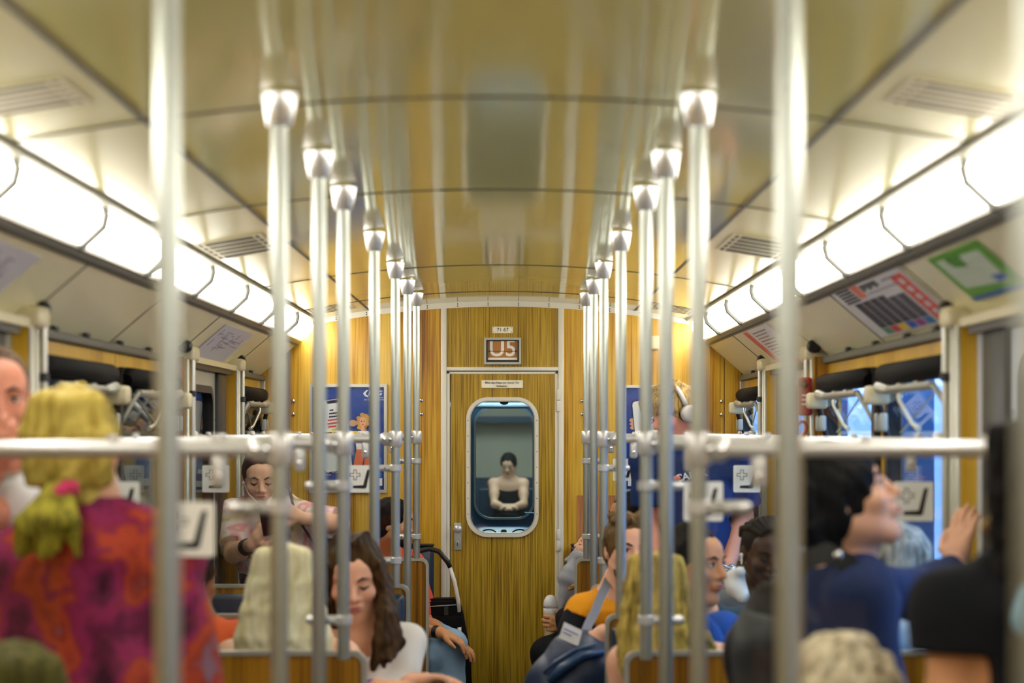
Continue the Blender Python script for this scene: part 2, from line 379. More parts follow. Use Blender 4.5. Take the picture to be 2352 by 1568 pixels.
        for e, (a, b) in enumerate(((d0+.14, m_-.11), (m_+.11, d1-.1))):
            wz0, wz1 = .95, 1.75; wa, wb = a+.16, b-.09
            if e: wa, wb = a+.09, b-.16
            if e:
                obj('leaf', bx(*X(XW-.012, XW+.02), a, b, .02, CAMZ+.245, .006), DP, t)
                continue
            lf = obj('leaf', ring(bmesh.new(), rr(a, b, .02, CAMZ+.245, .01), rr(wa, wb, wz0, wz1, .07), FX, s*(XW-.012), s*(XW+.02)), DP, t)
            obj('rubber_frame', ring(bmesh.new(), rr(wa-.012, wb+.012, wz0-.012, wz1+.012, .075), rr(wa+.018, wb-.018, wz0+.018, wz1-.018, .055), FX, s*(XW-.02), s*(XW+.024)), BLACK, lf, True, 40)
            obj('pane', bx(*X(XW+.002, XW+.008), wa+.01, wb-.01, wz0+.01, wz1-.01), WGLASS, lf)
            hy = a+.07
            obj('door_handle', tb([(s*(XW-.014), hy, 1.0), (s*(XW-.045), hy, 1.02), (s*(XW-.045), hy, 1.2), (s*(XW-.014), hy, 1.22)], .012, 8), CAST, lf, True, 50)
            obj('screw', lathe(bmesh.new(), (s*(XW-.014), b-.03, 1.62), [(.006, -.003), (.006, .003)], 8, 'x'), CHROME, lf)
        obj('seal', bx(*X(XW-.03, XW+.02), m_-.11, m_+.11, .02, CAMZ+.245, .012), BLACK, t, True, 40)
    obj('panel', bx(*X(XW, XW+.03), Y0, -.6, 0, CAMZ+.27), YELW, wl); obj('panel', bx(*X(XW, XW+.03), 2.0, 3.51, 0, CAMZ+.27), YELW, wl)
# end wall behind the photographer
wf = struct('wall_front'); obj('panel', bx(-1.3, 1.3, Y0-.05, Y0, 0, 2.3), mat('front_wall_grey', (110, 118, 120), .5), wf)
# ---------------------------------------------------------------- rear wall with the cab door
wb_ = struct('wall_rear')
def arch_panel(x0, x1, z0, ztop, y0, y1, n=14, m=WOOD, nm='panel'):
    pts = [(x0, z0), (x1, z0)]+[(x1+(x0-x1)*i/n, ztop(x1+(x0-x1)*i/n)) for i in range(n+1)]
    return obj(nm, prism(bmesh.new(), pts, FY, y0, y1), m, wb_)
def topz(x):
    a = abs(x)
    return ceil_z(x)-.002 if a < .97 else CAMZ+.56-(a-.97)*(.56-.262)/(1.27-.97)
arch_panel(-1.27, -1.112, 0, topz, YW, YW+.03); arch_panel(-1.108, -.318, 0, topz, YW, YW+.03)
arch_panel(.318, 1.148, 0, topz, YW, YW+.03); arch_panel(1.152, 1.27, 0, topz, YW, YW+.03)
ZD = 1.885
arch_panel(-.29, .29, ZD+.012, topz, YW, YW+.03, m=ZEB, nm='header_panel')
obj('backing', bx(-1.3, -.33, YW+.03, YW+.06, 0, 2.3), BLACK, wb_); obj('backing', bx(.33, 1.3, YW+.03, YW+.06, 0, 2.3), BLACK, wb_); obj('backing', bx(-.33, .33, YW+.03, YW+.06, ZD+.01, 2.3), BLACK, wb_)
for s in (-1, 1):
    obj('post_trim', bx(*sorted((s*.289, s*.318)), YW-.014, YW+.03, 0, ceil_z(.3)-.004, .004), TRIMW, wb_, True, 50)
    obj('corner_trim', bx(*sorted((s*1.228, s*1.25)), YW-.022, YW+.002, 0, CAMZ+.262, .003), ALU, wb_)
    bm = bmesh.new()
    for z in (1.42, 1.57, 1.7): lathe(bm, (s*1.238, YW-.024, z), [(.004, -.003), (.004, .003)], 8, 'y')
    obj('screws', bm, CHROME, wb_)['kind'] = 'stuff'
obj('door_head_trim', bx(-.29, .29, YW-.014, YW+.03, ZD-.004, ZD+.016, .004), TRIMW, wb_, True, 50)
bm = bmesh.new(); n = 24                                     # arched metal trim with screw pairs
for sgn in (0,):
    A = []
    for i in range(n+1):
        x = -.968+1.936*i/n; z = ceil_z(x); A.append([bm.verts.new((x, y, zz)) for y, zz in ((YW-.001, z), (YW-.016, z), (YW-.016, z-.028), (YW-.001, z-.028))])
    for p, q in zip(A, A[1:]):
        for k in range(4): bm.faces.new((p[k], p[(k+1) % 4], q[(k+1) % 4], q[k]))
    bm.faces.new(A[0]); bm.faces.new(A[-1][::-1])
obj('arch_trim', bm, TRIMW, wb_, True, 50)
bm = bmesh.new()
for i in range(12):
    x = -.86+1.73*i/11
    for dz in (-.009, -.02): lathe(bm, (x, YW-.017, ceil_z(x)+dz), [(.0032, -.003), (.0032, .003)], 8, 'y')
obj('screws', bm, BLACK, wb_)['kind'] = 'stuff'
def bolt(px, py):
    p = P(px, py, YW)
    obj('bolt', lathe(bmesh.new(), (p.x, YW, p.z), [(.0115, -.003), (.011, -.006), (.006, -.011), (.002, -.012)], 14, 'y'), CHROME, wb_, True)
for q in ((968, 919), (968, 951), (1338, 920), (1338, 951), (1657, 922), (1657, 952), (674, 921), (674, 951)): bolt(*q)
a = P(1325, 1137, YW); b = P(1512, 1137, YW)
obj('patch_panel', bx(a.x, b.x, YW-.006, YW, .95, a.z, .001), PATCHW, wb_)
# the cab door
d1 = struct('door_1', (0, YW, 0))
a = P(1035, 857, YW); b = P(1280, 857, YW); wq = P(1071, 912, YW); wr_ = P(1237, 1233, YW)
wx0, wx1, wz0, wz1 = wq.x, wr_.x, wr_.z, wq.z
lf = obj('leaf', ring(bmesh.new(), rr(a.x, b.x, .02, ZD-.012, .008, 8), rr(wx0+.012, wx1-.012, wz0+.012, wz1-.012, .1, 8), FY, YW-.004, YW+.03), ZEB, d1)
obj('window_frame', ring(bmesh.new(), rr(wx0, wx1, wz0, wz1, .112, 8), rr(wx0+.018, wx1-.018, wz0+.018, wz1-.018, .095, 8), FY, YW-.016, YW+.03), TRIMW, lf, True, 40)
obj('window_seal', ring(bmesh.new(), rr(wx0+.016, wx1-.016, wz0+.016, wz1-.016, .096, 8), rr(wx0+.023, wx1-.023, wz0+.023, wz1-.023, .09, 8), FY, YW-.01, YW+.03), ALUD, lf, True, 40)
obj('pane', bx(wx0+.016, wx1-.016, YW+.008, YW+.013, wz0+.016, wz1-.016), CABGL, lf)
bm = bmesh.new()
for i in range(7):
    for x in (wx0+.009, wx1-.009): lathe(bm, (x, YW-.017, wz0+.12+i*(wz1-wz0-.24)/6), [(.0028, -.002), (.0028, .002)], 8, 'y')
obj('frame_screws', bm, GREYST, lf)['kind'] = 'stuff'
for s in (-1, 1):
    obj('frame_edge', bx(*sorted((s*.272, s*.288)), YW-.008, YW+.02, 0, ZD-.008, .002), TRIMW, d1)
obj('frame_edge', bx(-.288, .288, YW-.008, YW+.02, ZD-.02, ZD-.008, .002), TRIMW, d1)
obj('frame_gap', bx(-.292, .292, YW-.002, YW+.02, ZD-.024, ZD-.002), BLACK, d1)
for za, zb in ((895, 945), (1215, 1265)):
    p = P(1281, za, YW); q = P(1281, zb, YW); mid = (p.z+q.z)/2
    h = obj('hinge', bx(p.x-.006, p.x+.014, YW-.022, YW-.004, q.z, mid-.001, .004), TRIMW, d1, True, 50); obj('hinge', bx(p.x-.006, p.x+.014, YW-.022, YW-.004, mid+.001, p.z, .004), TRIMW, d1, True, 50)
p = P(1051, 1231, YW); q = P(1043, 1200, YW); r_ = P(1060, 1263, YW)
hp_ = obj('handle_plate', bx(q.x, r_.x, YW-.012, YW-.003, r_.z, q.z, .004), DOORG, d1, True, 50)
k = P(1052, 1213, YW)
obj('knob', lathe(bmesh.new(), (k.x, YW-.01, k.z), [(.012, 0), (.012, -.02), (.021, -.028), (.023, -.04), (.02, -.052), (.01, -.058), (.002, -.059)], 20, 'y'), CAST, hp_, True, 60)
k = P(1051, 1246, YW)
obj('lock_cylinder', lathe(bmesh.new(), (k.x, YW-.013, k.z), [(.009, 0), (.009, -.008), (.006, -.009)], 14, 'y'), ALUD, hp_, True, 40)
obj('keyhole', bx(k.x-.003, k.x+.003, YW-.0235, YW-.021, k.z-.016, k.z+.004), GREYST, hp_)
# signs on the rear wall
def plate(name, label, cat, x0, y0, x1, y1, m, D=YW, th=.006, inset=0):
    p = P(x0, y1, D); q = P(x1, y0, D); t = thing(name, label, cat, ((p.x+q.x)/2, D-inset, p.z))
    obj('plate', bx(p.x, q.x, D-inset-th, D-inset, p.z, q.z, .0015), m, t); return t, p, q
BRASSY = mat('plate_enamel', (244, 240, 216), .4)
t, p, q = plate('number_plate', 'small cream enamel plate numbered 71 67 above the line sign', 'sign', 1131, 750, 1178, 765, BRASSY, inset=0)
text('lettering', '71 67', .027, ((p.x+q.x)/2, YW-.0068, (p.z+q.z)/2), INK, t)
bm = bmesh.new()
for x in (p.x+.006, q.x-.006):
    for z in (p.z+.006, q.z-.006): lathe(bm, (x, YW-.007, z), [(.002, -.0015), (.002, .001)], 8, 'y')
obj('screws', bm, GREYST, t)['kind'] = 'stuff'
t, p, q = plate('notice_plate', 'white notice plate with two lines of German text above the cab door window', 'sign', 1106, 873, 1201, 891, BRASSY, D=YW-.004)
text('lettering', 'Bitte den Platz vor dieser Tür', .0148, ((p.x+q.x)/2, YW-.011, p.z*.32+q.z*.68), INK, t)
text('lettering', 'freihalten.', .0148, ((p.x+q.x)/2, YW-.011, p.z*.75+q.z*.25), INK, t)
# U5 flap sign: metal frame, recessed box, two half flaps with split lettering
p = P(1112, 837, YW); q = P(1197, 776, YW); t = thing('line_sign', 'metal framed flap sign reading U5 on brown flaps', 'sign', ((p.x+q.x)/2, YW, p.z))
SIL = mat('sign_frame', (196, 194, 180), .3, .8); BRN = mat('sign_brown', (190, 128, 60), .5); OFFW = mat('sign_white', (250, 248, 240), .5)
ins = .011
obj('frame', ring(bmesh.new(), [(p.x, p.z), (q.x, p.z), (q.x, q.z), (p.x, q.z)], [(p.x+ins, p.z+ins), (q.x-ins, p.z+ins), (q.x-ins, q.z-ins), (p.x+ins, q.z-ins)], FY, YW-.04, YW), SIL, t)
obj('inner_bezel', ring(bmesh.new(), [(p.x+ins, p.z+ins), (q.x-ins, p.z+ins), (q.x-ins, q.z-ins), (p.x+ins, q.z-ins)], [(p.x+ins+.007, p.z+ins+.012), (q.x-ins-.007, p.z+ins+.012), (q.x-ins-.007, q.z-ins-.006), (p.x+ins+.007, q.z-ins-.006)], FY, YW-.03, YW), HOOD, t)
zm = (p.z+q.z)/2; xm = (p.x+q.x)/2
obj('flap', bx(p.x+ins+.005, q.x-ins-.005, YW-.012, YW-.002, zm+.001, q.z-ins-.004), BRN, t)
obj('flap', bx(p.x+ins+.005, q.x-ins-.005, YW-.012, YW-.002, p.z+ins+.022, zm-.001), BRN, t)
obj('flap_stack', bx(p.x+ins+.008, q.x-ins-.008, YW-.02, YW-.012, p.z+ins+.01, p.z+ins+.024, .002), OFFW, t)
text('lettering', 'U5', .122, (xm, YW-.0132, zm+.0125), OFFW, t, sx=.98, ext=.0008, bold=.0018)
obj('flap_gap', bx(p.x+ins+.005, q.x-ins-.005, YW-.0143, YW-.0128, zm-.0012, zm+.0012), HOOD, t)
for x in (p.x+.03, q.x-.03): obj('flap_pin', bx(x-.0015, x+.0015, YW-.016, YW-.012, zm-.008, zm+.008), HOOD, t)
# cream wall box on the right panel
p = P(1490, 803, YW); q = P(1514, 771, YW); t = thing('wall_box', 'small blank cream plastic box high on the rear wall', 'box', ((p.x+q.x)/2, YW, p.z))
obj('housing', bx(p.x, q.x, YW-.025, YW-.001, p.z, q.z, .006, 3), CREAMP, t, True, 50); obj('cover', bx(p.x+.006, q.x-.006, YW-.028, YW-.024, p.z+.006, q.z-.006, .002), CREAMP, t)
# ---------------------------------------------------------------- driver's cab and the next car, seen through the door window
CABW = mat('cab_blue_grey', (54, 84, 98), .5); CABD = mat('cab_dark', (26, 40, 52), .5)
cb = struct('wall_cab', (0, 10.2, 0)); Yc = 11.1
obj('panel', bx(-.75, -.72, YW+.06, Yc, 0, 2.2), CABW, cb); obj('panel', bx(.72, .75, YW+.06, Yc, 0, 2.2), CABW, cb)
obj('roof', bx(-.75, .75, YW+.06, Yc, 2.0, 2.03), CABW, cb); obj('floor_panel', bx(-.75, .75, YW+.06, Yc, -.03, 0), CABD, cb)
i0 = P(1093, 1188, Yc); i1 = P(1223, 938, Yc)
obj('front_panel', ring(bmesh.new(), rr(-.75, .75, 0, 2.03, .01, 8), rr(i0.x, i1.x, i0.z, i1.z, .09, 8), FY, Yc, Yc+.03), CABW, cb)
obj('window_rim', ring(bmesh.new(), rr(i0.x-.012, i1.x+.012, i0.z-.012, i1.z+.012, .1, 8), rr(i0.x, i1.x, i0.z, i1.z, .09, 8), FY, Yc-.008, Yc+.03), ALUD, cb, True, 40)
obj('pane', bx(i0.x, i1.x, Yc+.012, Yc+.016, i0.z, i1.z), WGLASS, cb)
p = P(1100, 937, Yc-.1); q = P(1230, 925, Yc-.1)
obj('reflected_lights_bar', tb([(-.5, Yc-.1, (p.z+q.z)/2), (.5, Yc-.1, (p.z+q.z)/2)], .018, 12), WHITE, cb, True, 50)  # white bar stands in for lights reflected in the door window
obj('roof_console', bx(-.6, .6, 10.3, 10.6, P(0, 918, 10.3).z, 2.0), BLACK, cb)
p = P(1158, 921, 10.25); obj('dome_lens', lathe(bmesh.new(), (p.x, 10.25, p.z+.012), [(.004, -.032), (.02, -.026), (.028, -.012), (.03, .01)], 18), BLACK, cb, True)
DESK = mat('desk_blue', (40, 110, 150), .4)
dz = P(0, 1207, 10.9).z
obj('desk', bx(-.7, .7, 10.35, Yc, .6, P(0, 1222, 10.4).z, .01), DESK, cb)
for x in (1122, 1194):
    p = P(x, 1229, 10.3); obj('dial_hood', tb([(p.x+.045*math.cos(a_), 10.4, p.z+.03*math.sin(a_)-.004) for a_ in [math.pi*i/10 for i in range(11)]], .004, 8), BLACK, cb)
p = P(1157, 1222, 10.3); obj('control_knob', lathe(bmesh.new(), (p.x, 10.4, p.z-.01), [(.016, -.012), (.016, .012), (.01, .02)], 14), mat('knob_yellow', (150, 130, 60), .4), cb, True, 50)
obj('wiper_arm', tb([P(1205, 1177, Yc-.02), P(1232, 1178, Yc-.02)], .004, 6), ALU, cb)
obj('cab_fill_lamp', bx(-.2, .2, 10.72, 10.92, 1.985, 2.0), mat('cab_fill_glow', (190, 225, 255), .5, emit=16.), cb)  # unseen lamp added to brighten the dark cab
# next car: plain pale vestibule with added, unseen lamp panels
nx = struct('wall_next_car', (0, 16, 0)); NW = mat('next_car_cream', (176, 168, 150), .5); NB = mat('next_car_blue', (34, 56, 78), .5); Ye = 21.4
zl = P(0, 1096, Ye).z
obj('end_wall', bx(-1.2, 1.2, Ye, Ye+.04, zl, 2.3), NW, nx); obj('lower_wall', bx(-1.2, 1.2, Ye-.04, Ye+.04, 0, zl), NB, nx)
obj('side_wall', bx(-1.24, -1.2, 11.4, Ye, 0, 2.3), NW, nx); obj('side_wall', bx(1.2, 1.24, 11.4, Ye, 0, 2.3), NW, nx)
obj('roof', bx(-1.24, 1.24, 11.4, Ye, 2.28, 2.32), NW, nx); obj('floor_panel', bx(-1.24, 1.24, 11.4, Ye, -.03, 0), CABD, nx)
obj('beam', bx(-1.2, 1.2, Ye-.3, Ye-.04, P(0, 970, Ye).z, P(0, 956, Ye).z), NB, nx)
for i in range(4): obj('fill_panel', bx(-.5, .5, 13.3+i*2.0, 14.3+i*2.0, 2.27, 2.28), mat('next_car_fill', (255, 250, 240), .5, emit=10.), nx)  # added so the view beyond the cab is not dark
# ---------------------------------------------------------------- outside: tunnel on the left, blue station wall on the right
TW = mat('tunnel_concrete', (34, 36, 40), .8, bump=.3, bscale=3)
tl = struct('tunnel_wall_left'); obj('face', bx(-2.6, -2.4, -4, 40, -1, 4), TW, tl)
st = struct('station_wall_right')
SB = mat('station_blue', (62, 108, 168), .35); SW = mat('station_glow_panel', (150, 190, 255), .4, emit=1.5)  # glow added to the pale panels to brighten the station
for i in range(26):
    y = -2+i*1.6
    obj('panel', bx(4.2, 4.24, y+.01, y+1.59, .3, 2.25), SB if i % 3 else SW, st)
obj('upper_wall', bx(4.25, 4.3, -4, 40, -1.2, 4.2), mat('station_concrete', (120, 130, 144), .7), st)
obj('platform', bx(1.62, 4.3, -4, 40, -.4, -.05), mat('platform_grey', (120, 124, 130), .6), st)
obj('roof', bx(1.4, 4.3, -4, 40, 3.4, 3.5), mat('station_roof', (90, 100, 120), .6), st)
SL = mat('station_lamp', (200, 224, 255), .5, emit=40.)
for i in range(20):
    y = -3+i*2.1; obj('lamp', bx(2.6, 2.75, y, y+1.7, 3.3, 3.36), SL, st)
    obj('lamp', bx(3.9, 4.0, y, y+1.7, 2.5, 2.56), SL, st)
# ---------------------------------------------------------------- grab poles
SX = .40
POLES = [(1.29, 1), (2.468, 1), (3.658, 1), (4.417, 0), (5.065, 2), (6.22, 3), (7.363, 2), (8.224, 0), (9.003, 2)]
ORD = {1.29: 'first', 2.468: 'second', 3.658: 'third', 4.417: 'fourth', 5.065: 'fifth', 6.22: 'sixth', 7.363: 'seventh', 8.224: 'eighth', 9.003: 'last'}
for s in (-1, 1):
    side = 'left' if s < 0 else 'right'
    for d, kind in POLES:
        if d == 1.29 and s < 0: continue
        foot = {0: 0., 1: 0., 2: .972, 3: .965}[kind]
        if d == 3.658: foot = 0.
        beh = {1.29: 'cut by the picture edge', 2.468: 'nearest full one', 3.658: 'at the front glass screen', 4.417: 'in the front door area', 5.065: 'on the front veneered seat back',
               6.22: 'on the middle double bench', 7.363: 'on the rear seat bench', 8.224: 'in the rear door area', 9.003: 'by the rear wall seats'}[d]
        t = thing('grab_pole', 'silver metal grab pole %s, %s side of the aisle' % (beh, side), 'pole', (s*SX, d, foot), 'aisle grab poles')
        zc = ceil_z(SX)
        obj('shaft', tb([(s*SX, d, foot), (s*SX, d, zc-.05)], .0168, 20), POLEM, t, True, 50)
        obj('ceiling_cup', lathe(bmesh.new(), (s*SX, d, zc-.068), [(.0215, 0), (.0235, .002), (.0345, .058), (.0345, .062), (.024, .064)], 24), CUP, t, True, 40)
        if not kind or d == 3.658: obj('floor_flange', lathe(bmesh.new(), (s*SX, d, 0), [(.035, 0), (.035, .008), (.019, .02)], 20), CAST, t, True, 40)
# ---------------------------------------------------------------- glass screens with rail
def collar(x, d, z, h, ro, ri=.0172, n=20):        # open clamp ring round a pole
    bm = bmesh.new(); pr = [(ri, -h), (ro*.9, -h), (ro, -h*.8), (ro, h*.8), (ro*.9, h), (ri, h)]; R_ = []
    for r, q in pr: R_.append([bm.verts.new((x+r*math.cos(2*math.pi*k/n), d+r*math.sin(2*math.pi*k/n), z+q)) for k in range(n)])
    for a, b in zip(R_, R_[1:]+R_[:1]):
        for k in range(n): bm.faces.new((a[k], a[(k+1) % n], b[(k+1) % n], b[k]))
    return bm
def seat_sign(parent, x, y, z, n=.104):
    obj('sticker', prism(bmesh.new(), rr(x-n/2, x+n/2, z-n/2, z+n/2, .006, 3), FY, y-.0045, y-.0033), STICK, parent)
    pl = []; a, b = .0065, .02                     # outline of a cross
    for q in ((a, b), (a, a), (b, a), (b, -a), (a, -a), (a, -b), (-a, -b), (-a, -a), (-b, -a), (-b, a), (-a, a), (-a, b)): pl.append(q)
    cx, cz = x-.019, z+.015
    po = [(cx+u, cz+v) for u, v in pl]; pi_ = [(cx+u-math.copysign(.0022, u), cz+v-math.copysign(.0022, v)) for u, v in pl]
    obj('cross', ring(bmesh.new(), po, pi_, FY, y-.0053, y-.0045), INK, parent)
    L_ = [(-.028, -.036), (.018, -.038), (.024, -.034), (.038, .034), (.03, .036), (.026, .03), (.012, -.024), (-.026, -.026)]
    obj('seat_mark', prism(bmesh.new(), [(x+u, z+v) for u, v in L_], FY, y-.0053, y-.0045), INK, parent)
SCR = [(3.658, 'front'), (5.065, 'second'), (7.363, 'third'), (9.003, 'rear')]
SIGNS = {(-1, 3.658): [.575], (-1, 5.065): [.99], (-1, 7.363): [.536, 1.09], (1, 5.065): [.551, 1.107], (1, 9.003): [.575], (1, 7.363): [.95]}
for s in (-1, 1):
    for d, nm in SCR:
        side = 'left' if s < 0 else 'right'
        z = 1.542; t = thing('glass_screen', '%s glass wind screen under a white rail, %s side, %s' % (nm, side, {3.658: 'before the standing passengers', 5.065: 'above the front seat backs', 7.363: 'between bench and rear doors', 9.003: 'close to the rear wall'}[d]),
                  'screen', (s*.8, d, .98), 'glass wind screens')
        x0, x1 = .40, 1.19
        zb = 1.0 if d > 4 else .6
        obj('rail', tb([(s*(x0+.03), d, z), (s*x1, d, z)], .0165, 18), CAST, t, True, 50)
        obj('rail_tee', tb([(s*(x0+.021), d, z), (s*(x0+.023), d, z), (s*(x0+.045), d, z), (s*(x0+.055), d, z)], [.0245, .0255, .0255, .019], 18), CAST, t, True, 40)
        obj('rail_tee', collar(s*x0, d, z, .03, .0255), CAST, t, True, 40)
        bm = bmesh.new()
        for dx in (.02, .043): lathe(bm, (s*(x0+dx), d-.026, z), [(.005, .004), (.005, -.004), (.002, -.005)], 10, 'y')
        obj('screws', bm, CHROME, t)['kind'] = 'stuff'
        obj('pane', bx(*sorted((s*(x0+.075), s*(x1-.01))), d-.003, d+.003, zb, z-.03), GLASS, t)
        for xx in (.52, .72, .95, 1.12):            # small lugs on top of the rail
            obj('rail_lug', lathe(bmesh.new(), (s*xx, d, z), [(.009, .012), (.011, .02), (.008, .027)], 10), CAST, t, True, 50)
        for xx in (.515, 1.1):                     # clamps under the rail gripping the pane
            obj('pane_clamp', bx(*sorted((s*(xx-.014), s*(xx+.014))), d-.014, d+.014, z-.075, z-.012, .009, 3), CAST, t, True, 50)
            obj('clamp_screw', lathe(bmesh.new(), (s*xx, d-.014, z-.05), [(.005, .002), (.005, -.003), (.002, -.004)], 10, 'y'), CHROME, t)
        for zz in (1.43, 1.075):
            if zz < zb: continue
            obj('post_bracket', tb([(s*(x0+.0195), d, zz), (s*(x0+.022), d, zz), (s*(x0+.09), d, zz), (s*(x0+.1), d, zz)], [.012, .0135, .0125, .007], 14), CAST, t, True, 40); obj('post_bracket', collar(s*x0, d, zz, .013, .0225), CAST, t, True, 40)
            bm = bmesh.new()
            for dx in (.04, .07): lathe(bm, (s*(x0+dx), d-.0125, zz), [(.004, .002), (.004, -.0025)], 8, 'y')
            obj('screws', bm, GREYST, t)['kind'] = 'stuff'
        obj('wall_clamp', bx(*sorted((s*(x1-.03), s*(x1+.006))), d-.02, d+.02, z-.035, z+.03, .008), CAST, t, True, 50)
        for xx in SIGNS.get((s, d), []): seat_sign(t, s*xx, d, CAMZ-.191)
# ---------------------------------------------------------------- benches
def back_frame(t, s, d, x0, x1, z0, z1):           # veneered board with rounded metal edge
    po = rr(*sorted((s*x0, s*x1)), z0, z1, .035, 5); ins = .013
    pi_ = rr(*sorted((s*(x0+ins), s*(x1-ins))), z0+ins, z1-ins, .026, 5)
    obj('edge_trim', ring(bmesh.new(), po, pi_, FY, d-.013, d+.013), ALU, t, True, 40)
    obj('back_board', prism(bmesh.new(), pi_, FY, d-.008, d+.008), SEATW, t)
def cushions(t, s, d, f, x0=.37, x1=1.22, depth=.36):   # f=-1 faces the camera
    for a, b in ((x0, (x0+x1)/2-.006), ((x0+x1)/2+.006, x1)):
        obj('back_cushion', bx(*sorted((s*a, s*b)), *sorted((d+f*.009, d+f*.06)), .5, .94, .022, 3), VINYL, t, True, 50)
        obj('seat_cushion', bx(*sorted((s*a, s*b)), *sorted((d+f*.05, d+f*(.05+depth))), .37, .45, .03, 3), VINYL, t, True, 50)
    obj('seat_frame', bx(*sorted((s*x0, s*x1)), *sorted((d+f*.03, d+f*(.03+depth-.03))), .33, .372, .008), ALUD, t)
    obj('base', bx(*sorted((s*(x0+.12), s*(x1-.02))), *sorted((d+f*.06, d+f*(depth-.1))), 0, .332), HOOD, t)
for s in (-1, 1):
    side = 'left' if s < 0 else 'right'
    for d, f, nm, lab in ((5.24, (1,), 'bench', 'bench with veneered back towards the camera, front door area, %s side'),
                          (6.286, (-1, 1), 'double_bench', 'back to back blue double bench mid compartment, %s of the aisle'),
                          (7.48, (-1,), 'bench', 'blue bench facing the camera before the rear doors, %s side'),
                          (3.9, (-1,), None, '')):
        if nm is None: continue
        t = thing(nm, lab % side, 'bench', (s*.8, d, 0), 'passenger benches')
        back_frame(t, s, d, .352, 1.235, .3, .974)
        for q in f: cushions(t, s, d, q)
    t = thing('seat_partition', 'narrow veneered partition board in front of the rear wall seats, %s of the aisle' % side, 'partition', (s*.6, 9.003, 0), 'veneered partitions')
    back_frame(t, s, 9.003, .342, 1.235, .05, .974)
    t = thing('wall_bench', 'dark blue vinyl bench fixed to the rear wall, %s of the cab door' % side, 'bench', (s*.8, YW-.2, 0), 'rear wall benches')
    d = YW-.012
    for a, b in ((.352, .79), (.8, 1.225)):
        obj('back_cushion', bx(*sorted((s*a, s*b)), d-.07, d, .45, .982, .022, 3), VINYL, t, True, 50)
        obj('seat_cushion', bx(*sorted((s*a, s*b)), d-.45, d-.05, .37, .45, .03, 3), VINYL, t, True, 50)
    obj('back_trim', bx(*sorted((s*.352, s*1.225)), d-.074, d-.002, .978, .988, .003), BLACK, t)
    obj('base', bx(*sorted((s*.42, s*1.2)), d-.38, d-.02, 0, .37), HOOD, t)
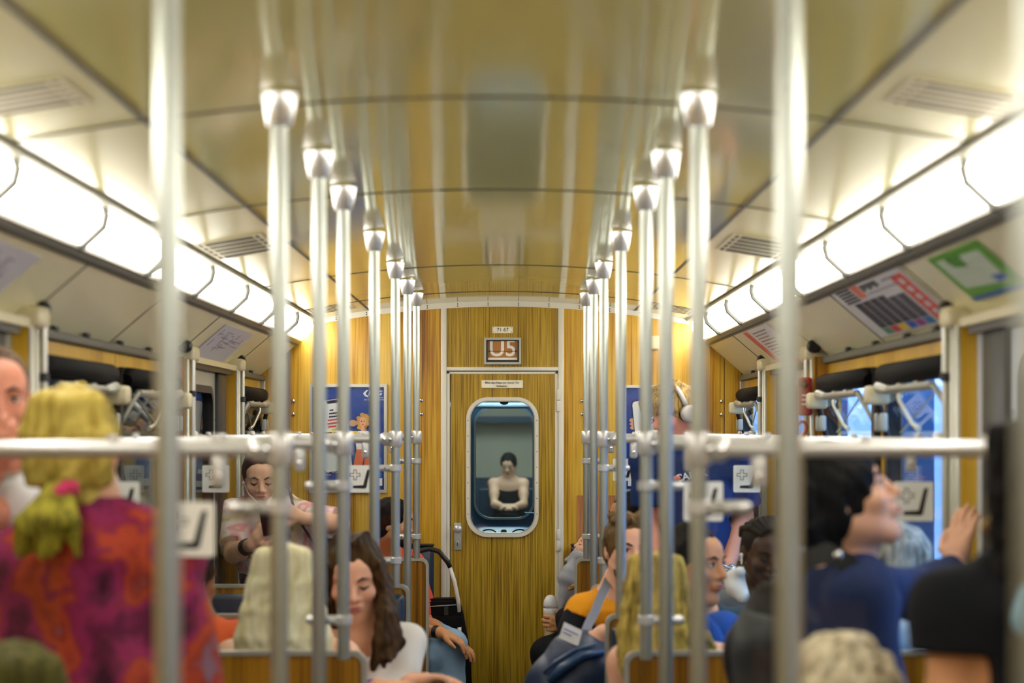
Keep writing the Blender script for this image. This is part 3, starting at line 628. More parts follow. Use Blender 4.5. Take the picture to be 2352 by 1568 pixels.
# ---------------------------------------------------------------- posters on the rear wall
PBL = mat('poster_blue', (26, 66, 160), .25, coat=.3); PWH = mat('poster_white', (238, 238, 240), .3); PYE = mat('poster_yellow', (240, 206, 40), .35)
PNV = mat('poster_navy', (26, 30, 76), .3); PRD = mat('poster_red', (224, 84, 76), .3); SKN = mat('poster_skin', (226, 172, 136), .4); PHR = mat('poster_hair', (206, 160, 84), .4); PCO = mat('poster_coral', (224, 110, 70), .4); PLB = mat('poster_light_blue', (70, 120, 196), .3)
def poster(name, label, x0, y0, x1, y1, mirror):
    p = P(x0, y1, YW); q = P(x1, y0, YW); t = thing(name, label, 'poster', ((p.x+q.x)/2, YW, p.z), 'framed posters')
    W_, H_ = q.x-p.x, q.z-p.z; fr = .015
    obj('frame', ring(bmesh.new(), [(p.x, p.z), (q.x, p.z), (q.x, q.z), (p.x, q.z)], [(p.x+fr, p.z+fr), (q.x-fr, p.z+fr), (q.x-fr, q.z-fr), (p.x+fr, q.z-fr)], FY, YW-.018, YW), ALU, t)
    yb = YW-.006; obj('sheet', bx(p.x+fr-.002, q.x-fr+.002, yb, YW-.001, p.z+fr-.002, q.z-fr+.002), PBL, t)
    U = lambda u, v: (p.x+u*W_, q.z-v*H_)
    lay = [0]
    def poly(nm, pts, m):
        lay[0] += 1; y = yb-.00025*lay[0]
        obj(nm, prism(bmesh.new(), [U(*c) for c in pts], FY, y-.0003, yb), m, t); return y-.0004
    def ell(nm, cu, cv, ru, rv, m, n=20): return poly(nm, [(cu+ru*math.cos(2*math.pi*i/n), cv+rv*math.sin(2*math.pi*i/n)) for i in range(n)], m)
    def tx(body, u, v, size, m, dx=0, **k):
        lay[0] += 1; y = yb-.00025*lay[0]-.001
        text('lettering', body, size, (*U(u, v)[:1], y, U(u, v)[1]), m, t, ext=.0003, **k)
    poly('logo_mark', [(.69, .085), (.735, .055), (.755, .056), (.725, .085), (.735, .1), (.765, .105), (.75, .12), (.715, .11)], PWH)
    tx('MVG', .845, .083, .033, PWH, shear=.25, bold=.001)
    tx('Ein Unternehmen', .86, .123, .0105, PWH); tx('der Stadtwerke München', .84, .143, .0105, PWH)
    poly('water', [(.06, .72), (.5, .62), (.93, .68), (.93, .93), (.06, .95)], PLB); poly('lower_blue', [(.06, .8), (.6, .74), (.93, .86), (.93, .94), (.06, .94)], PBL)
    ell('hand', .56, .36, .055, .03, SKN); ell('hand', .12, .33, .04, .02, SKN); ell('hand', .125, .365, .04, .018, SKN); ell('hand', .13, .4, .04, .018, SKN)
    # the phone
    ph = rr(-.18, .18, -.33, .33, .035, 4); a_ = math.radians(-7)
    def PH(c): u, v = c; x = u*math.cos(a_)*1.0-v*H_/W_*0*math.sin(a_); return (.335+u*math.cos(a_)-v*math.sin(a_)*H_/W_*.75, .47+v*math.cos(a_)+u*math.sin(a_)*W_/H_)
    poly('phone_edge', [PH((u*1.05, v*1.03)) for u, v in ph], PNV); poly('phone_screen', [PH(c) for c in ph], PWH)
    poly('phone_notch', [PH(c) for c in ((-.08, -.325), (.08, -.325), (.065, -.295), (-.065, -.295))], PNV)
    for i, (wd, m, x_) in enumerate(((.05, PNV, -.02), (.11, PNV, .0), (.12, PNV, .0), (.16, PRD, .0), (.155, PRD, -.01), (.1, PRD, -.03), (.1, PYE, .01), (.13, PYE, .0))):
        v = -.24+i*.03; poly('screen_line', [PH((x_-wd/2, v)), PH((x_+wd/2, v)), PH((x_+wd/2, v+.013)), PH((x_-wd/2, v+.013))], m)
    # the woman in the advertisement
    gq = random.Random(4)
    for i in range(34):
        an = gq.uniform(0, 2*math.pi); rad = gq.uniform(.45, 1); ell('model_hair', .69+.085*rad*math.cos(an), .35+.075*rad*math.sin(an), .03, .018, PHR, 9)
    ell('model_neck', .69, .415, .025, .03, SKN); ell('model_face', .69, .35, .042, .046, SKN)
    poly('model_top', [(.63, .43), (.76, .43), (.81, .5), (.78, .6), (.61, .6), (.59, .5)], PWH); poly('model_arm', [(.66, .445), (.62, .52), (.5, .5), (.5, .46), (.6, .455)], SKN)
    poly('model_trousers', [(.61, .6), (.79, .6), (.77, .76), (.71, .76), (.715, .66), (.65, .82), (.55, .83)], PCO)
    for e in (.675, .708): ell('model_eye', e, .342, .008, .005, PNV, 8)
    poly('model_mouth', [(.675, .37), (.708, .368), (.692, .38)], PRD)
    # banners
    y = poly('banner', [(.14, .445), (.62, .43), (.625, .475), (.145, .49)], PYE); tx('MIT DEM', .32, .461, .028, INK, bold=.0006)
    y = poly('banner', [(.2, .492), (.73, .475), (.735, .515), (.205, .535)], PYE); tx('DEUTSCHLANDTICKET', .46, .504, .0205, INK, bold=.0004)
    ell('badge', .245, .8, .02, .014, PWH); poly('badge_box', [(.1, .785), (.17, .785), (.17, .825), (.1, .825)], PWH)
    tx('GO', .33, .8, .024, PWH); tx('MVGO', .25, .835, .009, PWH)
    poly('footer', [(.06, .895), (.94, .865), (.94, .935), (.06, .945)], PWH); tx('NEU: Das D-Ticket', .4, .915, .022, PNV)
    obj('glazing', bx(p.x+fr, q.x-fr, YW-.0185, YW-.0175, p.z+fr, q.z-fr), GLASS, t)
    return t
poster('framed_poster', 'framed blue ticket poster left of the cab door', 711, 882, 889, 1131, False)
poster('framed_poster', 'framed blue ticket poster behind the standing man, right of the cab door', 1431, 884, 1610, 1129, False)
# ---------------------------------------------------------------- notices on the slanted panels
def on_slant(s, u, y, off):                        # a point on the slanted panel, raised by off
    x = 1.058+(1.262-1.058)*u; z = .446+(.272-.446)*u; return Vector((s*(x-off*.65), y, CAMZ+z-off*.76))
def slant_sheet(name, label, cat, s, y0, y1, u0, u1, m):
    c = on_slant(s, (u0+u1)/2, (y0+y1)/2, .004); t = thing(name, label, cat, c)
    def f(u, v, o): return on_slant(s, u0+(u1-u0)*v, y0+(y1-y0)*u, .0025+o)
    def q(nm, pts, m_, o0=.0, o1=.001):
        return obj(nm, prism(bmesh.new(), pts, f, o0, o1), m_, t)
    q('sheet', [(0, 0), (1, 0), (1, 1), (0, 1)], m); return t, q
MAPW = mat('map_paper', (212, 210, 220), .4); MAPL = mat('map_line', (120, 124, 150), .5); PAPER = mat('poster_paper', (226, 226, 228), .35)
rg = random.Random(3)
for s, y0, y1, lab in ((-1, 4.05, 4.62, 'pale lavender line map on the cream panel above the front left doors'), (-1, 7.62, 8.45, 'white line map on the cream panel above the rear left doors')):
    t, q = slant_sheet('line_map', lab, 'map', s, y0, y1, .16, .86, MAPW)
    for i in range(16):
        a, b = rg.uniform(.06, .7), rg.uniform(.1, .88); l = rg.uniform(.08, .24)
        q('map_line', [(a, b), (min(a+l, .96), b), (min(a+l, .96), b+.018), (a, b+.018)], MAPL, .001, .0016)
    for i in range(10):
        a, b = rg.uniform(.08, .9), rg.uniform(.08, .7); l = rg.uniform(.1, .25)
        q('map_line', [(a, b), (a+.012, b), (a+.012, b+l), (a, b+l)], MAPL, .001, .0016)
t, q = slant_sheet('ceiling_poster', 'white poster with black columns, coloured squares and a red panel over the right windows', 'poster', 1, 5.1, 6.15, .04, .86, PAPER)
CL = [((90, 150, 110)), ((216, 60, 70)), ((232, 206, 50)), ((40, 96, 200)), ((170, 70, 150)), ((40, 130, 190))]
q('red_panel', [(.03, .12), (.17, .12), (.17, .97), (.03, .97)], mat('poster_vermilion', (226, 76, 54), .4), .001, .0018)
for i in range(5): q('red_panel_mark', [(.07, .2+i*.14), (.12, .2+i*.14), (.12, .29+i*.14), (.07, .29+i*.14)], PAPER, .0018, .0024)
for i in range(6):
    a = .86-.112*i; b = a-.098
    q('column', [(b, .4 if i > 3 else .34), (a, .4 if i > 3 else .34), (a, .84), (b, .84)], mat('poster_dark_%s' % 'abcdef'[i], (40+8*i, 42+8*i, 44+10*i), .5), .001, .0018)
    q('colour_square', [(b, .85), (a, .85), (a, .97), (b, .97)], mat('swatch_%s' % 'abcdef'[i], CL[i], .4), .001, .0018)
    for j in range(6): q('column_line', [(b+.012, .42+j*.065), (a-.02, .42+j*.065), (a-.02, .428+j*.065), (b+.012, .428+j*.065)], MAPL, .0018, .0022)
for i in range(5): q('heading_line', [(.72, .05+i*.055), (.93, .05+i*.055), (.93, .085+i*.055), (.72, .085+i*.055)], INK, .001, .0018)
q('heading_mark', [(.6, .04), (.7, .04), (.7, .28), (.6, .28)], mat('poster_salmon', (238, 130, 104), .4), .001, .0018)
for i in range(8): q('heading_letter', [(.56-.03*i, .08), (.58-.03*i, .08), (.58-.03*i, .2-(i % 3)*.02), (.56-.03*i, .2-(i % 3)*.02)], INK, .001, .0018)
q('heading_line', [(.08, .12), (.28, .12), (.28, .14), (.08, .14)], MAPL, .001, .0018); q('heading_line', [(.08, .24), (.56, .24), (.56, .255), (.08, .255)], MAPL, .001, .0018)
t, q = slant_sheet('ceiling_poster', 'green bordered advert with a pale picture above the front right doors', 'poster', 1, 4.28, 4.78, .12, .72, mat('advert_green', (96, 170, 50), .4))
q('picture', [(.12, .16), (.9, .1), (.9, .72), (.16, .8)], mat('advert_pale', (206, 222, 206), .4), .001, .0018); q('green_patch', [(.45, .1), (.75, .1), (.7, .3), (.5, .35)], mat('advert_leaf', (70, 150, 40), .4), .0018, .0024)
q('blue_patch', [(.12, .64), (.34, .62), (.3, .76), (.14, .76)], mat('advert_blue', (60, 110, 190), .4), .0018, .0024); q('blue_band', [(0, .9), (1, .9), (1, .99), (0, .99)], mat('advert_band', (50, 100, 180), .4), .001, .0018)
t, q = slant_sheet('ceiling_poster', 'small white notice with an orange stripe above the rear right doors', 'poster', 1, 7.75, 8.55, .1, .82, PAPER)
q('orange_stripe', [(.8, .0), (.96, .0), (.96, 1), (.8, 1)], mat('notice_orange', (226, 96, 50), .4), .001, .0018)
for i in range(9): q('text_line', [(.2+(i % 3)*.05, .1+i*.09), (.7, .1+i*.09), (.7, .13+i*.09), (.2+(i % 3)*.05, .13+i*.09)], mat('notice_text', (150, 120, 110), .5), .001, .0018)
# ---------------------------------------------------------------- red emergency pull on the right door post
p = P(1850, 912, 7.28); t = thing('emergency_handle', 'red emergency pull box with a hanging loop on the right door post', 'emergency handle', (1.15, 7.27, p.z))
obj('housing', bx(1.135, 1.185, 7.25, 7.285, p.z-.07, p.z+.075, .01, 3), RED, t, True, 50)
obj('pivot', lathe(bmesh.new(), (1.15, 7.245, p.z+.05), [(.014, .01), (.017, -.004), (.008, -.012)], 14, 'y'), mat('dark_red', (110, 24, 22), .4), t, True)
bm = bmesh.new()
for i in range(3): box(bm, 1.145, 1.175, 7.2485, 7.2505, p.z-.03+i*.017, p.z-.024+i*.017)
obj('instruction_lines', bm, PAPER, t)['kind'] = 'stuff'
obj('spindle', tb([(1.16, 7.26, p.z-.07), (1.16, 7.26, p.z-.1)], .008, 8), ALUD, t)
lp = [(1.15+.02*math.sin(a)*1.0-.012*(1-math.cos(a))*.6, 7.255, p.z-.125+.032*math.cos(a)) for a in [2*math.pi*i/20 for i in range(21)]]
obj('pull_loop', tb(lp, .0065, 8), RED, t, True)
p = P(1836, 829, 7.6); t = thing('warning_lamp', 'small red warning lamp in the right door header', 'lamp', (p.x, 7.6, p.z))
obj('lens', bx(p.x-.03, p.x+.03, 7.56, 7.62, p.z-.012, p.z+.014, .01, 3), mat('red_lens', (235, 70, 70), .25), t, True, 50); obj('bezel', bx(p.x-.036, p.x+.036, 7.565, 7.63, p.z+.008, p.z+.024, .004), CREAMP, t)
# ---------------------------------------------------------------- implicit-surface modelling for people, hair and clothes
class Blob:
    """smooth union / difference of ellipsoids and round cones, turned into one continuous mesh (surface nets)"""
    def __init__(s, h): s.h = h; s.p = []
    def ell(s, c, r, R=None, k=.02, op=1): s.p.append(('e', Vector(c), Vector(r), R, k, op)); return s
    def cone(s, a, b, ra, rb, k=.02, op=1): s.p.append(('c', Vector(a), Vector(b), (ra, rb), k, op)); return s
    def chain(s, pts, rs, k=.02, op=1):
        for i in range(len(pts)-1): s.cone(pts[i], pts[i+1], rs[i], rs[i+1], k, op)
        return s
    def bounds(s, p):
        if p[0] == 'e': m = max(p[2]); return np.array(p[1])-m, np.array(p[1])+m
        m = max(p[3]); a, b = np.array(p[1]), np.array(p[2]); return np.minimum(a, b)-m, np.maximum(a, b)+m
    def mesh(s, disp=None, cut=None):
        h = s.h; lo = np.min([s.bounds(p)[0] for p in s.p if p[-1] > 0], 0)-2.5*h; hi = np.max([s.bounds(p)[1] for p in s.p if p[-1] > 0], 0)+2.5*h
        n = np.ceil((hi-lo)/h).astype(int)+1
        Fd = np.full(n, .06, np.float32); ax = [(lo[i]+h*np.arange(n[i])).astype(np.float32) for i in range(3)]
        for p in s.p:
            k = p[-2]; b0, b1 = s.bounds(p); mg = max(k, .0)+3*h
            i0 = np.clip(np.floor((b0-mg-lo)/h).astype(int), 0, n); i1 = np.clip(np.ceil((b1+mg-lo)/h).astype(int)+1, 0, n)
            if np.any(i1 <= i0): continue
            sl_ = tuple(slice(a, b) for a, b in zip(i0, i1)); X = ax[0][sl_[0]][:, None, None]; Y = ax[1][sl_[1]][None, :, None]; Z = ax[2][sl_[2]][None, None, :]
            if p[0] == 'e':
                X, Y, Z = X-p[1].x, Y-p[1].y, Z-p[1].z
                if p[3] is not None:
                    M = np.array(p[3].transposed(), np.float32); X, Y, Z = (M[i][0]*X+M[i][1]*Y+M[i][2]*Z for i in range(3))
                r = p[2]; k0 = np.sqrt((X/r.x)**2+(Y/r.y)**2+(Z/r.z)**2); k1 = np.sqrt((X/r.x**2)**2+(Y/r.y**2)**2+(Z/r.z**2)**2)
                d = k0*(k0-1)/np.maximum(k1, 1e-6)
            else:
                a, b = p[1], p[2]; ab = b-a; L2 = max(ab.length_squared, 1e-9)
                t = np.clip(((X-a.x)*ab.x+(Y-a.y)*ab.y+(Z-a.z)*ab.z)/L2, 0, 1)
                d = np.sqrt((X-a.x-t*ab.x)**2+(Y-a.y-t*ab.y)**2+(Z-a.z-t*ab.z)**2)-(p[3][0]+t*(p[3][1]-p[3][0]))
            f = Fd[sl_]
            if p[-1] > 0:
                hh = np.maximum(k-np.abs(f-d), 0)/max(k, 1e-6); Fd[sl_] = np.minimum(f, d)-hh*hh*k*.25
            else:
                d = -d; hh = np.maximum(k-np.abs(f-d), 0)/max(k, 1e-6); Fd[sl_] = np.maximum(f, d)+hh*hh*k*.25
        if disp is not None or cut is not None:
            G = np.meshgrid(*ax, indexing='ij', sparse=True)
            if disp is not None: Fd = Fd+disp(*G).astype(np.float32)
            if cut is not None:
                for c in (cut if isinstance(cut, list) else [cut]): Fd = np.maximum(Fd, c(*G).astype(np.float32))
        Fd[0] = Fd[-1] = .05; Fd[:, 0] = Fd[:, -1] = .05; Fd[:, :, 0] = Fd[:, :, -1] = .05
        return surface_nets(Fd, lo, h)
def surface_nets(Fd, lo, h):
    S = Fd < 0; n = Fd.shape
    c = np.zeros([m-1 for m in n], np.int8)
    for i in (0, 1):
        for j in (0, 1):
            for k in (0, 1): c += S[i:n[0]-1+i, j:n[1]-1+j, k:n[2]-1+k]
    idx = np.argwhere((c > 0) & (c < 8))
    vid = np.full(c.shape, -1, np.int64); vid[tuple(idx.T)] = np.arange(len(idx))
    cs = np.array([(i, j, k) for i in (0, 1) for j in (0, 1) for k in (0, 1)])
    V = np.stack([Fd[idx[:, 0]+q[0], idx[:, 1]+q[1], idx[:, 2]+q[2]] for q in cs], 1)
    acc = np.zeros((len(idx), 3)); cnt = np.zeros(len(idx))
    for a in range(8):
        for b in range(a+1, 8):
            if np.abs(cs[a]-cs[b]).sum() != 1: continue
            m = (V[:, a] < 0) != (V[:, b] < 0); va, vb = V[m, a], V[m, b]; t = va/(va-vb)
            acc[m] += cs[a]+t[:, None]*(cs[b]-cs[a]); cnt[m] += 1
    P_ = (idx+acc/np.maximum(cnt, 1)[:, None])*h+lo
    Q = []
    for ax_ in range(3):
        sa = [slice(None)]*3; sb = [slice(None)]*3; sa[ax_] = slice(0, -1); sb[ax_] = slice(1, None)
        A, B = S[tuple(sa)], S[tuple(sb)]
        u, v = [(1, 2), (2, 0), (0, 1)][ax_]
        e = np.argwhere(A != B); e = e[(e[:, u] > 0) & (e[:, v] > 0) & (e[:, u] < n[u]-1) & (e[:, v] < n[v]-1)]
        fl = A[tuple(e.T)]
        def g(du, dv):
            q = e.copy(); q[:, u] -= du; q[:, v] -= dv; return vid[tuple(q.T)]
        q = np.stack([g(1, 1), g(0, 1), g(0, 0), g(1, 0)], 1); q[~fl] = q[~fl][:, ::-1]; Q.append(q)
    return P_, np.concatenate(Q)
def blob_obj(name, vf, m, parent):
    V, Qd = vf; me = bpy.data.meshes.new(name)
    me.vertices.add(len(V)); me.vertices.foreach_set('co', V.astype(np.float32).ravel())
    me.loops.add(Qd.size); me.loops.foreach_set('vertex_index', Qd.astype(np.int32).ravel())
    me.polygons.add(len(Qd)); me.polygons.foreach_set('loop_start', np.arange(0, Qd.size, 4, dtype=np.int32))
    me.update(calc_edges=True); me.polygons.foreach_set('use_smooth', np.ones(len(Qd), bool)); me.validate()
    return link(name, me, m, parent)
def skin(name, rgb): return mat(name, rgb, .48, sub=.08, spec=.35)
def hairmat(name, dark, light, sc_=60):
    m = mat(name, light, .6, spec=.1); L = m.node_tree.links
    if 'Color Ramp' in m.node_tree.nodes: return m
    n = stretch_noise(m, 1, .08, sc_, 4, .7); r = ramp(m, [(.32, dark), (.6, light)]); L.new(n.outputs['Fac'], r.inputs['Fac'])
    b = m.node_tree.nodes['Principled BSDF']; L.new(r.outputs['Color'], b.inputs['Base Color'])
    bp = m.node_tree.nodes.new('ShaderNodeBump'); bp.inputs['Strength'].default_value = .5; bp.inputs['Distance'].default_value = .006
    L.new(n.outputs['Fac'], bp.inputs['Height']); L.new(bp.outputs['Normal'], b.inputs['Normal']); return m
def cloth(name, rgb, rough=.8, b=.35, bs=14): return mat(name, rgb, rough, bump=b, bscale=bs, spec=.2)
def pattern_cloth(name, stops, scale=9, voro=False, detail=1.):
    m = mat(name, stops[0][1], .8, spec=.2); N = m.node_tree.nodes; L = m.node_tree.links
    g = N.new('ShaderNodeNewGeometry')
    n = N.new('ShaderNodeTexNoise'); n.inputs['Scale'].default_value = scale; n.inputs['Detail'].default_value = detail
    L.new(g.outputs['Position'], n.inputs['Vector']); src = n.outputs['Fac']
    if voro:
        v = N.new('ShaderNodeTexVoronoi'); v.inputs['Scale'].default_value = scale*.9; L.new(g.outputs['Position'], v.inputs['Vector'])
        mx = N.new('ShaderNodeMix'); mx.inputs['Factor'].default_value = .5; L.new(n.outputs['Fac'], mx.inputs['A']); L.new(v.outputs['Distance'], mx.inputs['B']); src = mx.outputs['Result']
    r = ramp(m, stops); r.color_ramp.interpolation = 'EASE'; L.new(src, r.inputs['Fac']); L.new(r.outputs['Color'], N['Principled BSDF'].inputs['Base Color']); return m
EYEW = mat('eye_white', (225, 220, 214), .25); EYEB = mat('eye_iris', (44, 30, 22), .2)
def wr(pts_noise, amp):                               # soft cloth wrinkles
    a, b, c = pts_noise
    return lambda X, Y, Z: amp*(np.sin(X*a+Z*b*.6+2*np.sin(Z*c))*np.sin(Z*b+Y*a*.7))
class Person:
    def __init__(s, name, label, skin_m, head, hs=1.0, yaw=0., pitch=0., roll=0., byaw=None, nb=None, pelvis=None, stand=False, sw=.17, bulk=1., h=.006, lean=(0, 0, 0), cat='person', drop={}):
        s.hc = Vector(head); s.hs = hs; s.skin = skin_m; s.h = h; s.bulk = bulk; s.sw = sw; s.stand = stand
        R = lambda a, ax: Matrix.Rotation(math.radians(a), 3, ax)
        s.R = R(yaw, 'Z') @ R(pitch, 'X') @ R(roll, 'Y')      # local face looks along -Y; pitch>0 looks down
        by = yaw if byaw is None else byaw; s.B = R(by, 'Z'); s.f = s.B @ Vector((0, -1, 0)); s.l = s.B @ Vector((1, 0, 0))
        s.nb = Vector(nb) if nb is not None else s.hc-s.f*.045*hs+Vector((0, 0, -.165*hs))
        pz = (.93*min(1, s.hc.z/1.6) if stand else .62)
        s.pel = Vector(pelvis) if pelvis is not None else Vector((s.nb.x, s.nb.y, pz))-s.f*(.0 if stand else .03)+Vector(lean)
        s.root = thing(name, label, cat, (s.pel.x, s.pel.y, 0))
        s.sh = {q: s.nb+s.l*q*sw+Vector((0, 0, -.055-drop.get(q, 0))) for q in (-1, 1)}
        s.body = Blob(h); s.arms = {}; s.head(); s.torso()
    def H(s, x, y, z): return s.hc+s.R @ (Vector((x, y, z))*s.hs)
    def head(s):
        b, k, H, R = s.body, s.hs, s.H, s.R; V = lambda *a: Vector(a)*k
        b.ell(H(0, .012, .032), V(.074, .092, .083), R, .01); b.ell(H(0, -.03, -.02), V(.061, .062, .085), R, .03)
        b.ell(H(0, -.045, .045), V(.058, .045, .045), R, .02)
        for q in (-1, 1):
            b.cone(H(q*.052, .0, -.05), H(q*.018, -.066, -.098), .018*k, .017*k, .03*k)
            b.ell(H(q*.04, -.064, -.022), V(.024, .022, .02), R, .02*k)
            b.cone(H(q*.014, -.086, .03), H(q*.044, -.07, .03), .009*k, .009*k, .012*k)
            b.ell(H(q*.031, -.102, .009), V(.017, .016, .011), R, .012*k, -1)
            b.ell(H(q*.031, -.076, .009), V(.014, .013, .012), R, .004*k)
            b.ell(H(q*.013, -.094, -.03), V(.009, .011, .008), R, .008*k)
            b.ell(H(q*.076, .012, -.004), V(.008, .019, .03), R, .008*k); b.ell(H(q*.085, .0, .0), V(.006, .01, .014), R, .006*k, -1)
        b.cone(H(0, -.088, .02), H(0, -.112, -.022), .008*k, .0115*k, .012*k)
        b.ell(H(0, -.07, -.098), V(.022, .018, .018), R, .02*k)
        b.ell(H(0, -.088, -.055), V(.026, .014, .016), R, .012*k)
        b.ell(H(0, -.098, -.051), V(.019, .009, .0045), R, .006*k); b.ell(H(0, -.096, -.063), V(.016, .009, .006), R, .006*k)
    def torso(s):
        b, nb, pel, B, u = s.body, s.nb, s.pel, s.B, s.bulk; up = Vector((0, 0, 1))
        b.cone(s.H(0, .02, -.06), nb+up*(-.02), .056*s.hs*min(u, 1.1), .06*u, .03); b.cone(nb+up*.015, nb-up*.06, .06*u, .1*u, .05)
        s.ch = nb+(pel-nb)*.34; s.wa = nb+(pel-nb)*.7
        R = s.tilt()
        b.ell(s.ch, (.148*u*s.sw/.17, .102*u, .17), R, .05); b.ell(s.wa, (.13*u, .096*u, .16), R, .06); b.ell(pel, (.155*u, .115*u, .11), R, .06)
        for q in (-1, 1): b.cone(nb+up*-.045, s.sh[q], .056*u, .053*u, .05)
    def tilt(s):
        ax = (s.nb-s.pel).normalized(); x = (s.l-ax*s.l.dot(ax)).normalized(); y = ax.cross(x); return Matrix((x, y, ax)).transposed()
    def arm(s, q, elbow=None, wrist=None, hand=None, curl=.5, spread=.012, palm=None, thumb=.5, scale=1., r=1.):
        """q=+1: the person's left. elbow, wrist world points; hand = direction of the fingers, palm = direction the palm faces"""
        S = s.sh[q]
        if elbow is None: elbow = S+s.l*q*.05+Vector((0, 0, -.27))+s.f*(.0 if s.stand else .04)
        if wrist is None: wrist = Vector(elbow)+(Vector((0, 0, -.24))+s.f*.05 if s.stand else s.f*.12-s.l*q*.07+Vector((0, 0, -.14)))
        E, W = Vector(elbow), Vector(wrist); s.arms[q] = (S, E, W, r); b = s.body; u = r
        b.chain([S, S.lerp(E, .5), E], [.052*u, .046*u, .038*u], .03); b.chain([E, E.lerp(W, .35), W], [.038*u, .039*u, .026*u], .02)
        d = Vector(hand).normalized() if hand is not None else (W-E).normalized()
        p = Vector(palm) if palm is not None else -s.l*q*1.0
        p = (p-d*p.dot(d)).normalized(); side = d.cross(p)*q    # towards the thumb
        k = scale; pc = W+d*.05*k
        b.chain([W, W+d*.04*k+side*.012*k, W+d*.085*k+side*.026*k], [.024*k, .02*k, .0125*k], .012)
        b.chain([W, W+d*.04*k-side*.012*k, W+d*.08*k-side*.028*k], [.022*k, .018*k, .011*k], .012); b.cone(W+d*.045*k, W+d*.085*k, .018*k, .0125*k, .012)
        for i, (o, L_) in enumerate(((.03, .072), (.010, .08), (-.011, .074), (-.03, .058))):
            a = W+d*(.088-.004*abs(i-1))*k+side*o*k; dd = d.copy(); pts = [a]; an = 0
            for j, fr in enumerate((.44, .32, .26)):
                an += curl*(.55, 1.0, .7)[j]; v = d*math.cos(an)+p*math.sin(an)+side*(o*.12/.03 if j == 0 else 0)*(1-curl*.6)*.6
                a = a+v.normalized()*L_*fr*k; pts.append(a)
            b.chain(pts, [.0098*k, .009*k, .0082*k, .0068*k], .003)
        t0 = W+d*.025*k+side*.022*k; t1 = t0+(d*.55+side*.75+p*.35*thumb).normalized()*.038*k; t2 = t1+(d*.8+side*.25+p*.55*thumb).normalized()*.03*k; t3 = t2+(d*.85+side*.0+p*.6*thumb).normalized()*.024*k
        b.chain([t0, t1, t2, t3], [.0145*k, .0125*k, .0105*k, .008*k], .006)
        s.grip = W+d*.095*k+p*.03*k
        return W, d, p, side
    def finish(s, cutz=None):
        for q in (-1, 1):
            if q not in s.arms: s.arm(q)
        o = blob_obj('body', s.body.mesh(), s.skin, s.root); return o
    def top(s, m, sleeve=.55, infl=.012, neck=.0, amp=.004, name='shirt', hem=-.06, collar=None, loose=1.0, long_=False, scoop=0., label=None, tank=False, cuff=.012):
        """garment over the torso; sleeve = share of the upper arm, above 1 runs down the forearm"""
        for q in (-1, 1):
            if q not in s.arms: s.arm(q)
        b = Blob(max(s.h, .006)); u = s.bulk; nb, pel, up = s.nb, s.pel, Vector((0, 0, 1)); R = s.tilt(); i = infl
        b.ell(s.ch, (.148*u*s.sw/.17+i, .102*u+i, .17+i), R, .05); b.ell(s.wa, ((.135*u+i)*loose, (.1*u+i)*loose, .18), R, .07); b.ell(pel+up*-hem*0, ((.158*u+i)*loose, (.118*u+i)*loose, .12), R, .07)
        b.cone(nb-up*.01, nb-up*.07, .058*u+i*.6, .1*u+i, .04)
        for q in (-1, 1):
            if tank: b.cone(nb+s.l*q*.075-up*.03, nb+s.l*q*.09-up*.12, .03+i, .05+i, .03); continue
            S, E, W, r = s.arms[q]
            b.cone(nb-up*.045, S, .056*u+i, .053*u+i, .05)
            if sleeve <= 1: b.chain([S, S.lerp(E, sleeve)], [.053*r+i, .05*r+i*1.3], .03)
            else: b.chain([S, E, E.lerp(W, sleeve-1)], [.053*r+i, .041*r+i, .028*r+cuff], .03)
        cuts = []
        c0 = s.H(0, -.01, -.11); nn = nb+up*(.022-neck)+s.f*.0
        nr = (.12 if tank else .078*s.hs)+scoop*.1; nc = nb+s.f*.012
        cuts.append(lambda X, Y, Z: np.minimum((Z-nn.z+.02)+((X-nn.x)*s.f.x+(Y-nn.y)*s.f.y)*(.55+scoop), nr-np.sqrt((X-nc.x)**2+(Y-nc.y)**2)))   # neck opening, lower in front
        if not tank:
            for q in (-1, 1):
                S, E, W, r = s.arms[q]
                if sleeve <= 1: e, dr = S.lerp(E, sleeve), (E-S).normalized()
                else: e, dr = E.lerp(W, sleeve-1), (W-E).normalized()
                def cu(X, Y, Z, e=e, dr=dr, S=S, q=q):
                    a = (X-e.x)*dr.x+(Y-e.y)*dr.y+(Z-e.z)*dr.z; rad = np.sqrt((X-e.x)**2+(Y-e.y)**2+(Z-e.z)**2)
                    lat = ((X-S.x)*s.l.x+(Y-S.y)*s.l.y)*q
                    return np.where((rad < .13) & (lat > -.062*r), a-.004, -1)
                cuts.append(cu)
        for j, q in enumerate((1,)):
            pass
        o = blob_obj(name, b.mesh(wr((26, 21, 9), amp) if amp else None, cuts), m, s.root)
        if label: o['label'] = label
        if not tank and sleeve <= 1 and False: pass
        return o
    def legs(s, m, shoe=None, knees=None, h=.012, bare=False, name='trousers', ankles=None, r=1.):
        b = Blob(h); up = Vector((0, 0, 1)); u = s.bulk; pel = s.pel
        b.ell(pel-up*.02, (.165*u, .125*u, .13), s.tilt(), .05); sb = []
        for q in (-1, 1):
            hip = pel+s.l*q*.085-up*.03
            if knees and q in knees: kn = Vector(knees[q])
            elif s.stand: kn = Vector((hip.x, hip.y, .5*pel.z+.02))+s.f*.02
            else: kn = hip+s.f*.38+s.l*q*.04; kn.z = .53
            if ankles and q in ankles: an = Vector(ankles[q])
            elif s.stand: an = Vector((kn.x, kn.y, .1))-s.f*.03
            else: an = Vector((kn.x, kn.y, .1))-s.f*.02
            b.chain([hip, hip.lerp(kn, .5), kn], [.092*u*r, .08*u*r, .062*r], .04); b.chain([kn, kn.lerp(an, .4), an], [.062*r, .06*r, .05*r], .03); sb.append(an)
